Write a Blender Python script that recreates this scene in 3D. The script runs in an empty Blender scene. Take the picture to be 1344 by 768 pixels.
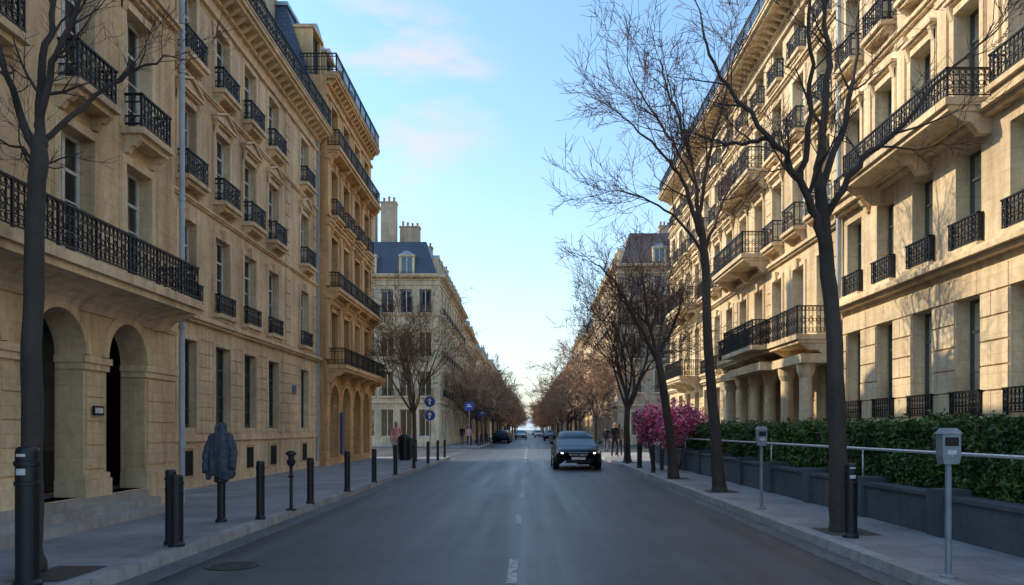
import bpy, math, random
from mathutils import Vector, Matrix
from mathutils import noise as mnoise
R=random.Random(7)
scene=bpy.context.scene
COL=scene.collection

# ------------------------------------------------------------ mesh builder
class MB:
    def __init__(s): s.v=[]; s.f=[]
    def poly(s,pts):
        i=len(s.v); s.v+=[tuple(p) for p in pts]; s.f.append(tuple(range(i,i+len(pts))))
    def hexa(s,p,skip=()):
        i=len(s.v); s.v+=[tuple(q) for q in p]
        fs=[(0,3,2,1),(4,5,6,7),(0,1,5,4),(1,2,6,5),(2,3,7,6),(3,0,4,7)]
        for k,f in enumerate(fs):
            if k in skip: continue
            s.f.append(tuple(i+a for a in f))
    def box(s,x0,x1,y0,y1,z0,z1):
        s.hexa([(x0,y0,z0),(x1,y0,z0),(x1,y1,z0),(x0,y1,z0),(x0,y0,z1),(x1,y0,z1),(x1,y1,z1),(x0,y1,z1)])
    def tube(s,pts,rads,n=5,cap=True):
        pts=[Vector(p) for p in pts]
        base=len(s.v); m=len(pts)
        prev=None
        for i,p in enumerate(pts):
            if i==0: d=pts[1]-pts[0]
            elif i==m-1: d=pts[-1]-pts[-2]
            else: d=pts[i+1]-pts[i-1]
            if d.length<1e-9: d=Vector((0,0,1))
            d.normalize()
            if prev is None:
                a=d.cross(Vector((0,0,1)))
                if a.length<.1: a=d.cross(Vector((1,0,0)))
            else:
                a=prev-d*prev.dot(d)
                if a.length<1e-4: a=d.cross(Vector((1,0,0)))
            a.normalize(); prev=a; b=d.cross(a)
            for k in range(n):
                t=2*math.pi*k/n
                q=p+(a*math.cos(t)+b*math.sin(t))*rads[i]
                s.v.append((q.x,q.y,q.z))
        for i in range(m-1):
            for k in range(n):
                k2=(k+1)%n
                s.f.append((base+i*n+k,base+i*n+k2,base+(i+1)*n+k2,base+(i+1)*n+k))
        if cap:
            s.f.append(tuple(base+k for k in range(n))[::-1])
            s.f.append(tuple(base+(m-1)*n+k for k in range(n)))
    def lathe(s,c,prof,n=16):
        base=len(s.v)
        for (r,z) in prof:
            for k in range(n):
                t=2*math.pi*k/n
                s.v.append((c[0]+r*math.cos(t),c[1]+r*math.sin(t),c[2]+z))
        for i in range(len(prof)-1):
            for k in range(n):
                k2=(k+1)%n
                s.f.append((base+i*n+k,base+i*n+k2,base+(i+1)*n+k2,base+(i+1)*n+k))
        s.f.append(tuple(base+k for k in range(n))[::-1])
        m=len(prof)-1
        s.f.append(tuple(base+m*n+k for k in range(n)))
    def ring(s,c,r,d,t=.007,n=9):
        base=len(s.v); d=Vector(d).normalized(); nn=Vector((-d.y,d.x,0))
        c=Vector(c)
        for k in range(n):
            a=2*math.pi*k/n
            e=d*math.cos(a)+Vector((0,0,1))*math.sin(a)
            for (er,en) in ((t,0),(-t,t),(-t,-t)):
                q=c+e*(r+er)+nn*en
                s.v.append((q.x,q.y,q.z))
        for k in range(n):
            k2=(k+1)%n
            for j in range(3):
                j2=(j+1)%3
                s.f.append((base+k*3+j,base+k2*3+j,base+k2*3+j2,base+k*3+j2))
    def mesh(s,name):
        me=bpy.data.meshes.new(name); me.from_pydata(s.v,[],s.f); me.update(); return me

def empty(name,loc=(0,0,0)):
    o=bpy.data.objects.new(name,None); COL.objects.link(o); o.location=loc; return o
def mkobj(name,mb,mat,parent=None,smooth=False):
    me=mb.mesh(name); o=bpy.data.objects.new(name,me); COL.objects.link(o)
    for m in (mat if isinstance(mat,(list,tuple)) else [mat]): me.materials.append(m)
    if parent: o.parent=parent
    if smooth:
        for p in me.polygons: p.use_smooth=True
    return o

# ------------------------------------------------------------ materials
def newmat(name):
    m=bpy.data.materials.new(name); m.use_nodes=True
    nt=m.node_tree; b=nt.nodes['Principled BSDF']; return m,nt,b
def N(nt,t,**k):
    n=nt.nodes.new(t)
    for a,v in k.items(): setattr(n,a,v)
    return n
def setin(n,**k):
    for a,v in k.items(): n.inputs[a.replace('_',' ')].default_value=v
def noisen(nt,vec,scale,detail=3,rough=.55):
    n=N(nt,'ShaderNodeTexNoise'); n.inputs['Scale'].default_value=scale; n.inputs['Detail'].default_value=detail
    n.inputs['Roughness'].default_value=rough
    if vec: nt.links.new(vec,n.inputs['Vector'])
    return n
def ramp(nt,fac,stops):
    r=N(nt,'ShaderNodeValToRGB')
    while len(r.color_ramp.elements)>len(stops): r.color_ramp.elements.remove(r.color_ramp.elements[-1])
    while len(r.color_ramp.elements)<len(stops): r.color_ramp.elements.new(.5)
    for e,(p,c) in zip(r.color_ramp.elements,stops):
        e.position=p; e.color=(c[0],c[1],c[2],1) if isinstance(c,(tuple,list)) else (c,c,c,1)
    nt.links.new(fac,r.inputs['Fac']); return r
def mix(nt,fac,a,b,mode='MIX'):
    m=N(nt,'ShaderNodeMix'); m.data_type='RGBA'; m.blend_type=mode
    for sock,v in ((m.inputs[0],fac),(m.inputs[6],a),(m.inputs[7],b)):
        if hasattr(v,'is_linked') or hasattr(v,'links'): nt.links.new(v,sock)
        else: sock.default_value = v if not isinstance(v,(tuple,list)) else (v[0],v[1],v[2],1)
    return m.outputs[2]
def pos(nt): return N(nt,'ShaderNodeNewGeometry').outputs['Position']
def mapping(nt,vec,scale):
    m=N(nt,'ShaderNodeMapping'); m.inputs['Scale'].default_value=scale; nt.links.new(vec,m.inputs['Vector']); return m.outputs[0]

def stone(name,c,var=.26,joint=True,dirt=.42,bw=.75,rh=.36,rough=.85):
    m,nt,b=newmat(name); P=pos(nt); L=nt.links
    n1=noisen(nt,P,.55,3,.6); n2=noisen(nt,P,9,3,.7)
    st=noisen(nt,mapping(nt,P,(2.6,2.6,.16)),1.6,3,.6)
    lo=tuple(x*(1-var)*k for x,k in zip(c,(1,.97,.93))); hi=tuple(min(1,x*(1+var*.5)) for x in c)
    base=ramp(nt,n1.outputs['Fac'],[(.3,lo),(.66,hi)]).outputs[0]
    fine=ramp(nt,n2.outputs['Fac'],[(.3,.82),(.7,1.08)]).outputs[0]
    base=mix(nt,1.0,base,fine,'MULTIPLY')
    stc=ramp(nt,st.outputs['Fac'],[(.45,(1,1,1)),(.72,(1-dirt*.75,1-dirt*.85,1-dirt*.9))]).outputs[0]
    base=mix(nt,1.0,base,stc,'MULTIPLY')
    bump=N(nt,'ShaderNodeBump'); bump.inputs['Strength'].default_value=.3; bump.inputs['Distance'].default_value=.015
    L.new(n2.outputs['Fac'],bump.inputs['Height'])
    if joint:
        sp=N(nt,'ShaderNodeSeparateXYZ'); L.new(P,sp.inputs[0])
        ad=N(nt,'ShaderNodeMath',operation='ADD'); L.new(sp.outputs[0],ad.inputs[0]); L.new(sp.outputs[1],ad.inputs[1])
        cb=N(nt,'ShaderNodeCombineXYZ'); L.new(ad.outputs[0],cb.inputs[0]); L.new(sp.outputs[2],cb.inputs[1])
        br=N(nt,'ShaderNodeTexBrick'); L.new(cb.outputs[0],br.inputs['Vector'])
        setin(br,Scale=1.0,Mortar_Size=.006,Brick_Width=bw,Row_Height=rh,Mortar_Smooth=.3)
        br.inputs['Color1'].default_value=(1,1,1,1); br.inputs['Color2'].default_value=(.88,.865,.83,1); br.inputs['Mortar'].default_value=(.66,.6,.54,1)
        base=mix(nt,.7,base,br.outputs['Color'],'MULTIPLY')
    L.new(base,b.inputs['Base Color']); L.new(bump.outputs[0],b.inputs['Normal'])
    b.inputs['Roughness'].default_value=rough
    return m
def simple(name,c,rough=.5,metal=0,var=.15,scale=8,bump=.1,coat=0,spec=None):
    m,nt,b=newmat(name); P=pos(nt); n=noisen(nt,P,scale,3)
    col=ramp(nt,n.outputs['Fac'],[(.3,tuple(x*(1-var) for x in c)),(.7,tuple(min(1,x*(1+var)) for x in c))]).outputs[0]
    nt.links.new(col,b.inputs['Base Color']); b.inputs['Roughness'].default_value=rough; b.inputs['Metallic'].default_value=metal
    if spec is not None: b.inputs['Specular IOR Level'].default_value=spec
    if coat: b.inputs['Coat Weight'].default_value=coat; b.inputs['Coat Roughness'].default_value=.04
    if bump:
        bp=N(nt,'ShaderNodeBump'); bp.inputs['Strength'].default_value=bump; bp.inputs['Distance'].default_value=.01
        nt.links.new(n.outputs['Fac'],bp.inputs['Height']); nt.links.new(bp.outputs[0],b.inputs['Normal'])
    return m
def island(name,cols,rough=.7):
    m,nt,b=newmat(name); g=N(nt,'ShaderNodeNewGeometry')
    k=len(cols); r=ramp(nt,g.outputs['Random Per Island'],[(i/(k-1),c) for i,c in enumerate(cols)])
    n=noisen(nt,g.outputs['Position'],1.3,2)
    sh=ramp(nt,n.outputs['Fac'],[(.35,.6),(.65,1.25)]).outputs[0]
    nt.links.new(mix(nt,1.0,r.outputs[0],sh,'MULTIPLY'),b.inputs['Base Color']); b.inputs['Roughness'].default_value=rough
    return m

M={}
M['stoneA']=stone('limestone_beige',(.78,.58,.35))
M['stoneB']=stone('limestone_warm',(.78,.60,.385))
M['stoneC']=stone('limestone_ochre',(.74,.45,.205),dirt=.55)
M['stoneD']=stone('limestone_cream',(.76,.62,.42))
M['stoneR']=stone('limestone_right',(.76,.60,.39),dirt=.35)
M['stoneR1']=stone('limestone_right_near',(.76,.625,.435),dirt=.35)
M['stoneT']=stone('limestone_tan',(.57,.43,.31),dirt=.4)
M['trimA']=stone('trim_beige',(.78,.59,.37),joint=False)
M['trimC']=stone('trim_ochre',(.74,.48,.235),joint=False,dirt=.5)
M['trimR']=stone('trim_right',(.77,.62,.41),joint=False)
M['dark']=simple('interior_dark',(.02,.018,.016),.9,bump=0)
M['frame']=simple('window_frame_paint',(.6,.59,.57),.5,bump=0)
M['framed']=simple('window_frame_dark',(.05,.07,.065),.45,bump=0)
M['iron']=simple('wrought_iron',(.008,.010,.014),.5,metal=.2,bump=0)
M['zinc']=simple('zinc',(.30,.33,.37),.45,metal=.6,var=.2,scale=2)
M['pipe']=simple('downpipe_paint',(.38,.44,.50),.45,var=.12,scale=3)
M['curtain']=island('curtain_cloth',[(.4,.39,.36),(.65,.63,.58),(.25,.24,.22),(.55,.52,.47)])
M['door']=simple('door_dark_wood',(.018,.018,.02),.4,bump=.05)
def slate():
    m,nt,b=newmat('slate_roof'); P=pos(nt)
    sp=N(nt,'ShaderNodeSeparateXYZ'); nt.links.new(P,sp.inputs[0])
    ad=N(nt,'ShaderNodeMath',operation='ADD'); nt.links.new(sp.outputs[0],ad.inputs[0]); nt.links.new(sp.outputs[1],ad.inputs[1])
    cb=N(nt,'ShaderNodeCombineXYZ'); nt.links.new(ad.outputs[0],cb.inputs[0]); nt.links.new(sp.outputs[2],cb.inputs[1])
    br=N(nt,'ShaderNodeTexBrick'); nt.links.new(cb.outputs[0],br.inputs['Vector'])
    setin(br,Scale=1.0,Mortar_Size=.012,Brick_Width=.24,Row_Height=.17)
    br.inputs['Color1'].default_value=(.05,.07,.11,1); br.inputs['Color2'].default_value=(.075,.095,.135,1); br.inputs['Mortar'].default_value=(.03,.035,.04,1)
    nt.links.new(br.outputs['Color'],b.inputs['Base Color']); b.inputs['Roughness'].default_value=.5
    return m
M['slate']=slate()
def slatebrown():
    m=M['slate'].copy(); m.name='brown_tile_roof'
    for n in m.node_tree.nodes:
        if n.type=='TEX_BRICK':
            n.inputs['Color1'].default_value=(.22,.135,.11,1); n.inputs['Color2'].default_value=(.15,.10,.085,1)
    return m
M['tile']=slatebrown()
def glass():
    m,nt,b=newmat('window_glass'); nt.nodes.remove(b); out=[n for n in nt.nodes if n.type=='OUTPUT_MATERIAL'][0]
    g=N(nt,'ShaderNodeBsdfGlossy'); g.inputs['Roughness'].default_value=.03; g.inputs['Color'].default_value=(.72,.82,.92,1)
    t=N(nt,'ShaderNodeBsdfTransparent'); t.inputs['Color'].default_value=(.6,.66,.66,1)
    lw=N(nt,'ShaderNodeFresnel'); lw.inputs['IOR'].default_value=1.65
    n=noisen(nt,pos(nt),1.6,1); bp=N(nt,'ShaderNodeBump'); bp.inputs['Strength'].default_value=.25; bp.inputs['Distance'].default_value=.03
    nt.links.new(n.outputs['Fac'],bp.inputs['Height']); nt.links.new(bp.outputs[0],g.inputs['Normal'])
    ms=N(nt,'ShaderNodeMixShader'); mr=N(nt,'ShaderNodeMapRange'); mr.inputs['To Min'].default_value=.07; mr.inputs['To Max'].default_value=1
    nt.links.new(lw.outputs[0],mr.inputs['Value']); nt.links.new(mr.outputs[0],ms.inputs[0])
    nt.links.new(t.outputs[0],ms.inputs[1]); nt.links.new(g.outputs[0],ms.inputs[2]); nt.links.new(ms.outputs[0],out.inputs[0])
    return m
M['glass']=glass()
M['pots']=simple('terracotta',(.33,.15,.08),.8)
M['granite']=stone('granite',(.40,.38,.35),joint=False,dirt=.3)
M['bluep']=simple('enamel_blue',(.02,.07,.28),.3,bump=0)

# ------------------------------------------------------------ building kit
class Frame:
    def __init__(s,o,U,Nn): s.o=Vector(o); s.U=Vector(U); s.N=Vector(Nn)
    def p(s,u,w,z): q=s.o+s.U*u+s.N*w; return (q.x,q.y,z)
class Bld:
    def __init__(s,name,wall='stoneA',trim='trimA',frame='frame',roof='slate'):
        s.name=name; s.parts={}; s.mats={'walls':wall,'trim':trim,'window_frames':frame,'dark_window_frames':'framed','roof':roof,'window_panes':'glass','curtains':'curtain','interior':'dark','railings':'iron','chimneys':'stoneT','gutters':'zinc','downpipe':'pipe','doors':'door','chimney_pots':'pots','steps':'granite'}
    def g(s,k):
        if k not in s.parts: s.parts[k]=MB()
        return s.parts[k]
    def box(s,k,fr,u0,u1,w0,w1,z0,z1,back=True):
        P=fr.p
        s.g(k).hexa([P(u0,w0,z0),P(u1,w0,z0),P(u1,w1,z0),P(u0,w1,z0),P(u0,w0,z1),P(u1,w0,z1),P(u1,w1,z1),P(u0,w1,z1)],() if back else (2,))
    def quad(s,k,fr,a,b,c,d):
        s.g(k).poly([fr.p(*a),fr.p(*b),fr.p(*c),fr.p(*d)])
    def done(s):
        e=empty(s.name)
        for k,mb in s.parts.items(): mkobj(k,mb,M[s.mats.get(k,'trimA')],e)
        return e

def facade(B,fr,u0,u1,z0,z1,ops):
    us=sorted({u0,u1,*[o[0] for o in ops],*[o[1] for o in ops]}); zs=sorted({z0,z1,*[o[2] for o in ops],*[o[3] for o in ops]})
    us=[u for u in us if u0<=u<=u1]; zs=[z for z in zs if z0<=z<=z1]
    for i in range(len(us)-1):
        um=(us[i]+us[i+1])/2
        for j in range(len(zs)-1):
            zm=(zs[j]+zs[j+1])/2
            blk=any(o[0]<um<o[1] and o[2]<zm<o[3] for o in ops)
            if not blk: B.quad('walls',fr,(us[i],0,zs[j]),(us[i+1],0,zs[j]),(us[i+1],0,zs[j+1]),(us[i],0,zs[j+1]))
def reveal(B,fr,u0,u1,z0,z1,dep,top=True):
    q=lambda *a:B.quad('walls',fr,*a)
    q((u0,0,z0),(u0,-dep,z0),(u0,-dep,z1),(u0,0,z1)); q((u1,0,z0),(u1,-dep,z0),(u1,-dep,z1),(u1,0,z1))
    q((u0,0,z0),(u1,0,z0),(u1,-dep,z0),(u0,-dep,z0))
    if top: q((u0,0,z1),(u1,0,z1),(u1,-dep,z1),(u0,-dep,z1))
def window(B,fr,u0,u1,z0,z1,dep=.25,lod=0,muntins=2,dk=False):
    t=.05; w0=-dep; w1=-dep+.05; W='dark_window_frames' if dk else 'window_frames'
    B.box(W,fr,u0,u0+t,w0,w1,z0,z1); B.box(W,fr,u1-t,u1,w0,w1,z0,z1)
    B.box(W,fr,u0+t,u1-t,w0,w1,z1-t,z1); B.box(W,fr,u0+t,u1-t,w0,w1,z0,z0+.09)
    um=(u0+u1)/2; B.box(W,fr,um-.035,um+.035,w0,w1+.012,z0+.09,z1-t)
    zt=z1-(z1-z0)*.27
    if lod<2:
        B.box(W,fr,u0+t,um-.035,w0,w1,zt-.025,zt+.025); B.box(W,fr,um+.035,u1-t,w0,w1,zt-.025,zt+.025)
        for k in range(muntins):
            zz=z0+.09+(zt-z0-.09)*(k+1)/(muntins+1)
            B.box(W,fr,u0+t,um-.035,w0+.015,w1-.01,zz-.012,zz+.012); B.box(W,fr,um+.035,u1-t,w0+.015,w1-.01,zz-.012,zz+.012)
    B.quad('window_panes',fr,(u0+.01,-dep+.02,z0+.01),(u1-.01,-dep+.02,z0+.01),(u1-.01,-dep+.02,z1-.01),(u0+.01,-dep+.02,z1-.01))
    r=R.random(); wc=-dep-.09; uw=u1-u0
    def cur(a,b,zb,ztp):
        n=max(2,int((b-a)/.06)); mb=B.g('curtains'); base=len(mb.v)
        for i in range(n+1):
            u=a+(b-a)*i/n; w=wc+(.025 if i%2 else -.025)
            mb.v.append(fr.p(u,w,zb)); mb.v.append(fr.p(u,w,ztp))
        for i in range(n): mb.f.append((base+2*i,base+2*i+2,base+2*i+3,base+2*i+1))
    if r<.45:
        f=R.uniform(.18,.34); cur(u0,u0+uw*f,z0,z1); cur(u1-uw*f,u1,z0,z1)
    elif r<.6: cur(u0,u1,z0,z1)
    elif r<.75: cur(u0,u1,z1-(z1-z0)*R.uniform(.2,.6),z1)
def surround(B,fr,u0,u1,z0,z1,style,lod=0):
    if lod>=2 and style!='p': style='s'
    T='trim'; t=.13
    if style=='n':
        B.box(T,fr,u0-.06,u1+.06,0,.09,z0-.12,z0-.002,back=False); return
    B.box(T,fr,u0-t,u0,0,.045,z0,z1,False); B.box(T,fr,u1,u1+t,0,.045,z0,z1,False)
    B.box(T,fr,u0-t,u1+t,0,.05,z1,z1+t,False)
    if lod<2:
        B.box(T,fr,u0-t-.03,u0-t,0,.02,z0,z1+t+.03,False); B.box(T,fr,u1+t,u1+t+.03,0,.02,z0,z1+t+.03,False)
    if style in 'pc':
        zz=z1+t+.12; B.box(T,fr,u0-t-.06,u1+t+.06,0,.16,zz,zz+.07,False); B.box(T,fr,u0-t-.03,u1+t+.03,0,.10,zz-.05,zz,False)
        for uu in (u0-t,u1+t-.11):
            B.g(T).hexa([fr.p(uu,0,zz-.33),fr.p(uu+.11,0,zz-.33),fr.p(uu+.11,.055,zz-.33),fr.p(uu,.055,zz-.33),fr.p(uu,0,zz-.05),fr.p(uu+.11,0,zz-.05),fr.p(uu+.11,.14,zz-.05),fr.p(uu,.14,zz-.05)])
        if style=='p':
            um=(u0+u1)/2; a=fr.p
            zt=zz+.07
            B.g(T).poly([a(u0-t-.04,.1,zt),a(u1+t+.04,.1,zt),a(um,.1,zt+.24)])
            for (ua,ub) in ((u0-t-.08,um),(um,u1+t+.08)):
                za=zt if ua!=um else zt+.27; zb=zt+.27 if ub==um else zt
                B.g(T).hexa([a(ua,0,za),a(ub,0,zb),a(ub,.17,zb),a(ua,.17,za),a(ua,0,za+.06),a(ub,0,zb+.06),a(ub,.17,zb+.06),a(ua,.17,za+.06)])
    if style=='k':
        um=(u0+u1)/2
        B.g(T).hexa([fr.p(um-.08,0,z1-.02),fr.p(um+.08,0,z1-.02),fr.p(um+.08,.11,z1-.02),fr.p(um-.08,.11,z1-.02),fr.p(um-.12,0,z1+.26),fr.p(um+.12,0,z1+.26),fr.p(um+.12,.14,z1+.26),fr.p(um-.12,.14,z1+.26)])

def rail_line(mb,a,b,z,h,lod=0):
    a=Vector((a[0],a[1],0)); b=Vector((b[0],b[1],0)); d=b-a; L=d.length
    if L<.02: return
    d.normalize()
    def seg(za,zb,t):
        x0,x1=min(a.x,b.x)-t,max(a.x,b.x)+t; y0,y1=min(a.y,b.y)-t,max(a.y,b.y)+t
        mb.box(x0,x1,y0,y1,za,zb)
    seg(z+h-.03,z+h,.022); seg(z+.05,z+.07,.012)
    if lod<2: seg(z+h-.15,z+h-.135,.01); seg(z+.19,z+.203,.01)
    sp=(.105,.13,.2)[lod]; n=max(2,int(L/sp)); t=(.008,.009,.012)[lod]
    for i in range(n+1):
        p=a+d*(L*i/n); tt=.016 if i%8==0 else t
        mb.box(p.x-tt,p.x+tt,p.y-tt,p.y+tt,z+(0 if i%8==0 else .05),z+h-.02)
        if i<n and lod<2:
            q=a+d*(L*(i+.5)/n); s=L/n
            mb.ring((q.x,q.y,z+h-.083),s*.38,d,.006,8 if lod==0 else 6)
            mb.ring((q.x,q.y,z+.13),s*.38,d,.006,8 if lod==0 else 6)
            if lod==0:
                mb.ring((q.x,q.y,z+h*.5),s*.42,d,.008,8)
                if i%2==0 and h>.5: mb.ring((q.x,q.y,z+h*.5+.08),s*.3,d,.008,7); mb.ring((q.x,q.y,z+h*.5-.08),s*.3,d,.008,7)
def console(B,fr,u,w,z,h=.3,t=.12):
    P=fr.p
    B.g('trim').hexa([P(u-t/2,0,z-h),P(u+t/2,0,z-h),P(u+t/2,w*.25,z-h),P(u-t/2,w*.25,z-h),P(u-t/2,0,z-h*.45),P(u+t/2,0,z-h*.45),P(u+t/2,w*.45,z-h*.45),P(u-t/2,w*.45,z-h*.45)])
    B.g('trim').hexa([P(u-t/2,0,z-h*.449),P(u+t/2,0,z-h*.449),P(u+t/2,w*.6,z-h*.449),P(u-t/2,w*.6,z-h*.449),P(u-t/2,0,z),P(u+t/2,0,z),P(u+t/2,w*.9,z),P(u-t/2,w*.9,z)])
def guard(B,fr,u0,u1,z,h=.7,w=.2,lod=0):
    B.box('trim',fr,u0-.12,u1+.12,0,w+.06,z-.1,z,False)
    if lod<2:
        B.box('trim',fr,u0-.06,u1+.06,0,w-.02,z-.19,z-.1,False)
        for u in (u0,u1): console(B,fr,u,w,z-.19,.2,.1)
    a,b,c,d=fr.p(u0-.07,0.02,0),fr.p(u0-.07,w,0),fr.p(u1+.07,w,0),fr.p(u1+.07,.02,0)
    mb=B.g('railings'); rail_line(mb,b,c,z,h,lod); rail_line(mb,a,b,z,h,max(lod,1)); rail_line(mb,d,c,z,h,max(lod,1))
def balcony(B,fr,u0,u1,z,h=.85,w=.75,lod=0,step=2.0,ch=.4):
    B.box('trim',fr,u0,u1,0,w,z-.14,z,False); B.box('trim',fr,u0+.04,u1-.04,0,w-.07,z-.24,z-.142,False)
    n=max(1,round((u1-u0-.3)/step))
    for i in range(n+1): console(B,fr,u0+.15+(u1-u0-.3)*i/n,w,z-.242,ch,.16)
    mb=B.g('railings')
    pa,pb,pc,pd=fr.p(u0+.06,.03,0),fr.p(u0+.06,w-.06,0),fr.p(u1-.06,w-.06,0),fr.p(u1-.06,.03,0)
    rail_line(mb,pb,pc,z,h,lod); rail_line(mb,pa,pb,z,h,lod); rail_line(mb,pd,pc,z,h,lod)
def stringc(B,fr,u0,u1,z,p=.14,h=.16):
    B.box('trim',fr,u0,u1,0,p,z,z+h*.45,False); B.box('trim',fr,u0,u1,0,p*.6,z-h*.4,z-.002,False); B.box('trim',fr,u0,u1,0,p*.75,z+h*.45+.002,z+h*.75,False)
def cornice(B,fr,u0,u1,z,p=.5,lod=0):
    B.box('trim',fr,u0,u1,0,.1,z-.75,z-.66,False)
    B.box('trim',fr,u0,u1,0,.12,z-.34,z-.26,False)
    B.box('trim',fr,u0,u1,0,p*.85,z-.12,z-.03,False); B.box('trim',fr,u0-.02,u1+.02,0,p,z-.028,z+.07,False)
    B.box('trim',fr,u0,u1,0,p*1.06,z+.072,z+.12,False)
    st=.42 if lod<2 else .9; n=int((u1-u0)/st)
    for i in range(n):
        u=u0+(i+.5)*(u1-u0)/n
        B.g('trim').hexa([fr.p(u-.07,0,z-.32),fr.p(u+.07,0,z-.32),fr.p(u+.07,.13,z-.32),fr.p(u-.07,.13,z-.32),fr.p(u-.07,0,z-.122),fr.p(u+.07,0,z-.122),fr.p(u+.07,p*.75,z-.122),fr.p(u-.07,p*.75,z-.122)])
def rustic(B,fr,u0,u1,z0,z1,ops,h=.38,gap=.035,p=.035):
    n=max(1,round((z1-z0)/h)); hh=(z1-z0)/n
    for i in range(n):
        a=z0+i*hh+gap/2; b=a+hh-gap
        iv=[(u0+.004,u1-.004)]
        for o in ops:
            if o[2]<b and o[3]>a:
                m=.015; nv=[]
                for (s,e) in iv:
                    if o[1]+m<=s or o[0]-m>=e: nv.append((s,e)); continue
                    if o[0]-m>s: nv.append((s,o[0]-m))
                    if o[1]+m<e: nv.append((o[1]+m,e))
                iv=nv
        for (s,e) in iv:
            cuts=[s]; k=s+(.5 if i%2 else .95)
            while k<e-.3: cuts.append(k); k+=.95
            cuts.append(e)
            for c in range(len(cuts)-1):
                if cuts[c+1]-cuts[c]>.05: B.box('walls',fr,cuts[c]+(.008 if c else 0),cuts[c+1]-(.008 if c<len(cuts)-2 else 0),0,p+R.uniform(-.003,.003),a,b,False)
def archfill(B,fr,u0,u1,zs,zc,dep,trim=True,n=14):
    uc=(u0+u1)/2; a=(u1-u0)/2; rise=zc-zs
    pt=[(uc-a*math.cos(math.pi*i/n),zs+rise*math.sin(math.pi*i/n)) for i in range(n+1)]
    for i in range(n):
        (ua,za),(ub,zb)=pt[i],pt[i+1]
        B.quad('walls',fr,(ua,0,za),(ub,0,zb),(ub,0,zc),(ua,0,zc))
        B.quad('walls',fr,(ua,0,za),(ub,0,zb),(ub,-dep,zb),(ua,-dep,za))
        B.quad('walls',fr,(ua,-dep,za),(ub,-dep,zb),(ub,-dep,zc),(ua,-dep,zc))
        if trim:
            def o(r,k):
                t=math.pi*k/n; return (uc-(a+r)*math.cos(t),zs+(rise+r)*math.sin(t))
            i0,i1,o1,o0=o(0,i),o(0,i+1),o(.15,i+1),o(.15,i)
            P=fr.p; w=.05
            B.g('trim').hexa([P(i0[0],0,i0[1]),P(i1[0],0,i1[1]),P(i1[0],w,i1[1]),P(i0[0],w,i0[1]),P(o0[0],0,o0[1]),P(o1[0],0,o1[1]),P(o1[0],w,o1[1]),P(o0[0],w,o0[1])],(2,))
def dormer(B,fr,u,w,z,ww=1.0,h=1.5):
    B.box('trim',fr,u-ww/2-.14,u-ww/2,w-1.4,w,z,z+h); B.box('trim',fr,u+ww/2,u+ww/2+.14,w-1.4,w,z,z+h)
    B.box('trim',fr,u-ww/2-.2,u+ww/2+.2,w-1.4,w+.08,z+h,z+h+.1)
    P=fr.p; a=ww/2+.2
    B.g('gutters').hexa([P(u-a,w-1.4,z+h+.1),P(u+a,w-1.4,z+h+.1),P(u+a,w+.06,z+h+.1),P(u-a,w+.06,z+h+.1),P(u-.15,w-1.4,z+h+.42),P(u+.15,w-1.4,z+h+.42),P(u+.15,w+.04,z+h+.42),P(u-.15,w+.04,z+h+.42)])
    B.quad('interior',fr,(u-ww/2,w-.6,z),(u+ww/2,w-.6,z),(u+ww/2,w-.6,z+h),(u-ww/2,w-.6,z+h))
    t=.06
    for (x0,x1,z0,z1) in ((u-ww/2,u-ww/2+t,z,z+h),(u+ww/2-t,u+ww/2,z,z+h),(u-ww/2+t,u+ww/2-t,z,z+.1),(u-ww/2+t,u+ww/2-t,z+h-t,z+h),(u-.03,u+.03,z+.1,z+h-t)):
        B.box('window_frames',fr,x0,x1,w-.15,w-.1,z0,z1)
    B.quad('window_panes',fr,(u-ww/2,w-.13,z),(u+ww/2,w-.13,z),(u+ww/2,w-.13,z+h),(u-ww/2,w-.13,z+h))
def mansard(B,fr,u0,u1,D,z0,z1,ins=1.0,w=-.25,dorm=(),dw=1.0,dh=1.4):
    P=fr.p; mb=B.g('roof')
    a=[P(u0+.02,w,z0),P(u1-.02,w,z0),P(u1-.02,-D,z0),P(u0+.02,-D,z0)]
    i2=.5
    b=[P(u0+i2,w-ins,z1),P(u1-i2,w-ins,z1),P(u1-i2,-D+ins,z1),P(u0+i2,-D+ins,z1)]
    mb.hexa([a[3],a[2],a[1],a[0],b[3],b[2],b[1],b[0]])
    B.box('gutters',fr,u0+i2-.08,u1-i2+.08,-D+ins-.1,w-ins+.1,z1-.02,z1+.12)
    for u in dorm: dormer(B,fr,u,w+.02,z0+.25,dw,dh)
def chimney(B,fr,u,w,z0,z1,su=1.8,sw=.6):
    B.box('chimneys',fr,u-su/2,u+su/2,w-sw/2,w+sw/2,z0,z1); B.box('chimneys',fr,u-su/2-.06,u+su/2+.06,w-sw/2-.06,w+sw/2+.06,z1,z1+.12)
    L=max(su,sw); n=max(2,int(L/.36))
    for i in range(n):
        q=-L/2+(i+.5)*L/n
        c=fr.p(u+(q if su>=sw else 0),w+(q if sw>su else 0),z1+.12); h=R.uniform(.3,.55)
        B.g('chimney_pots').lathe(c,[(.1,0),(.085,h*.8),(.11,h*.85),(.11,h)],8)
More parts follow.
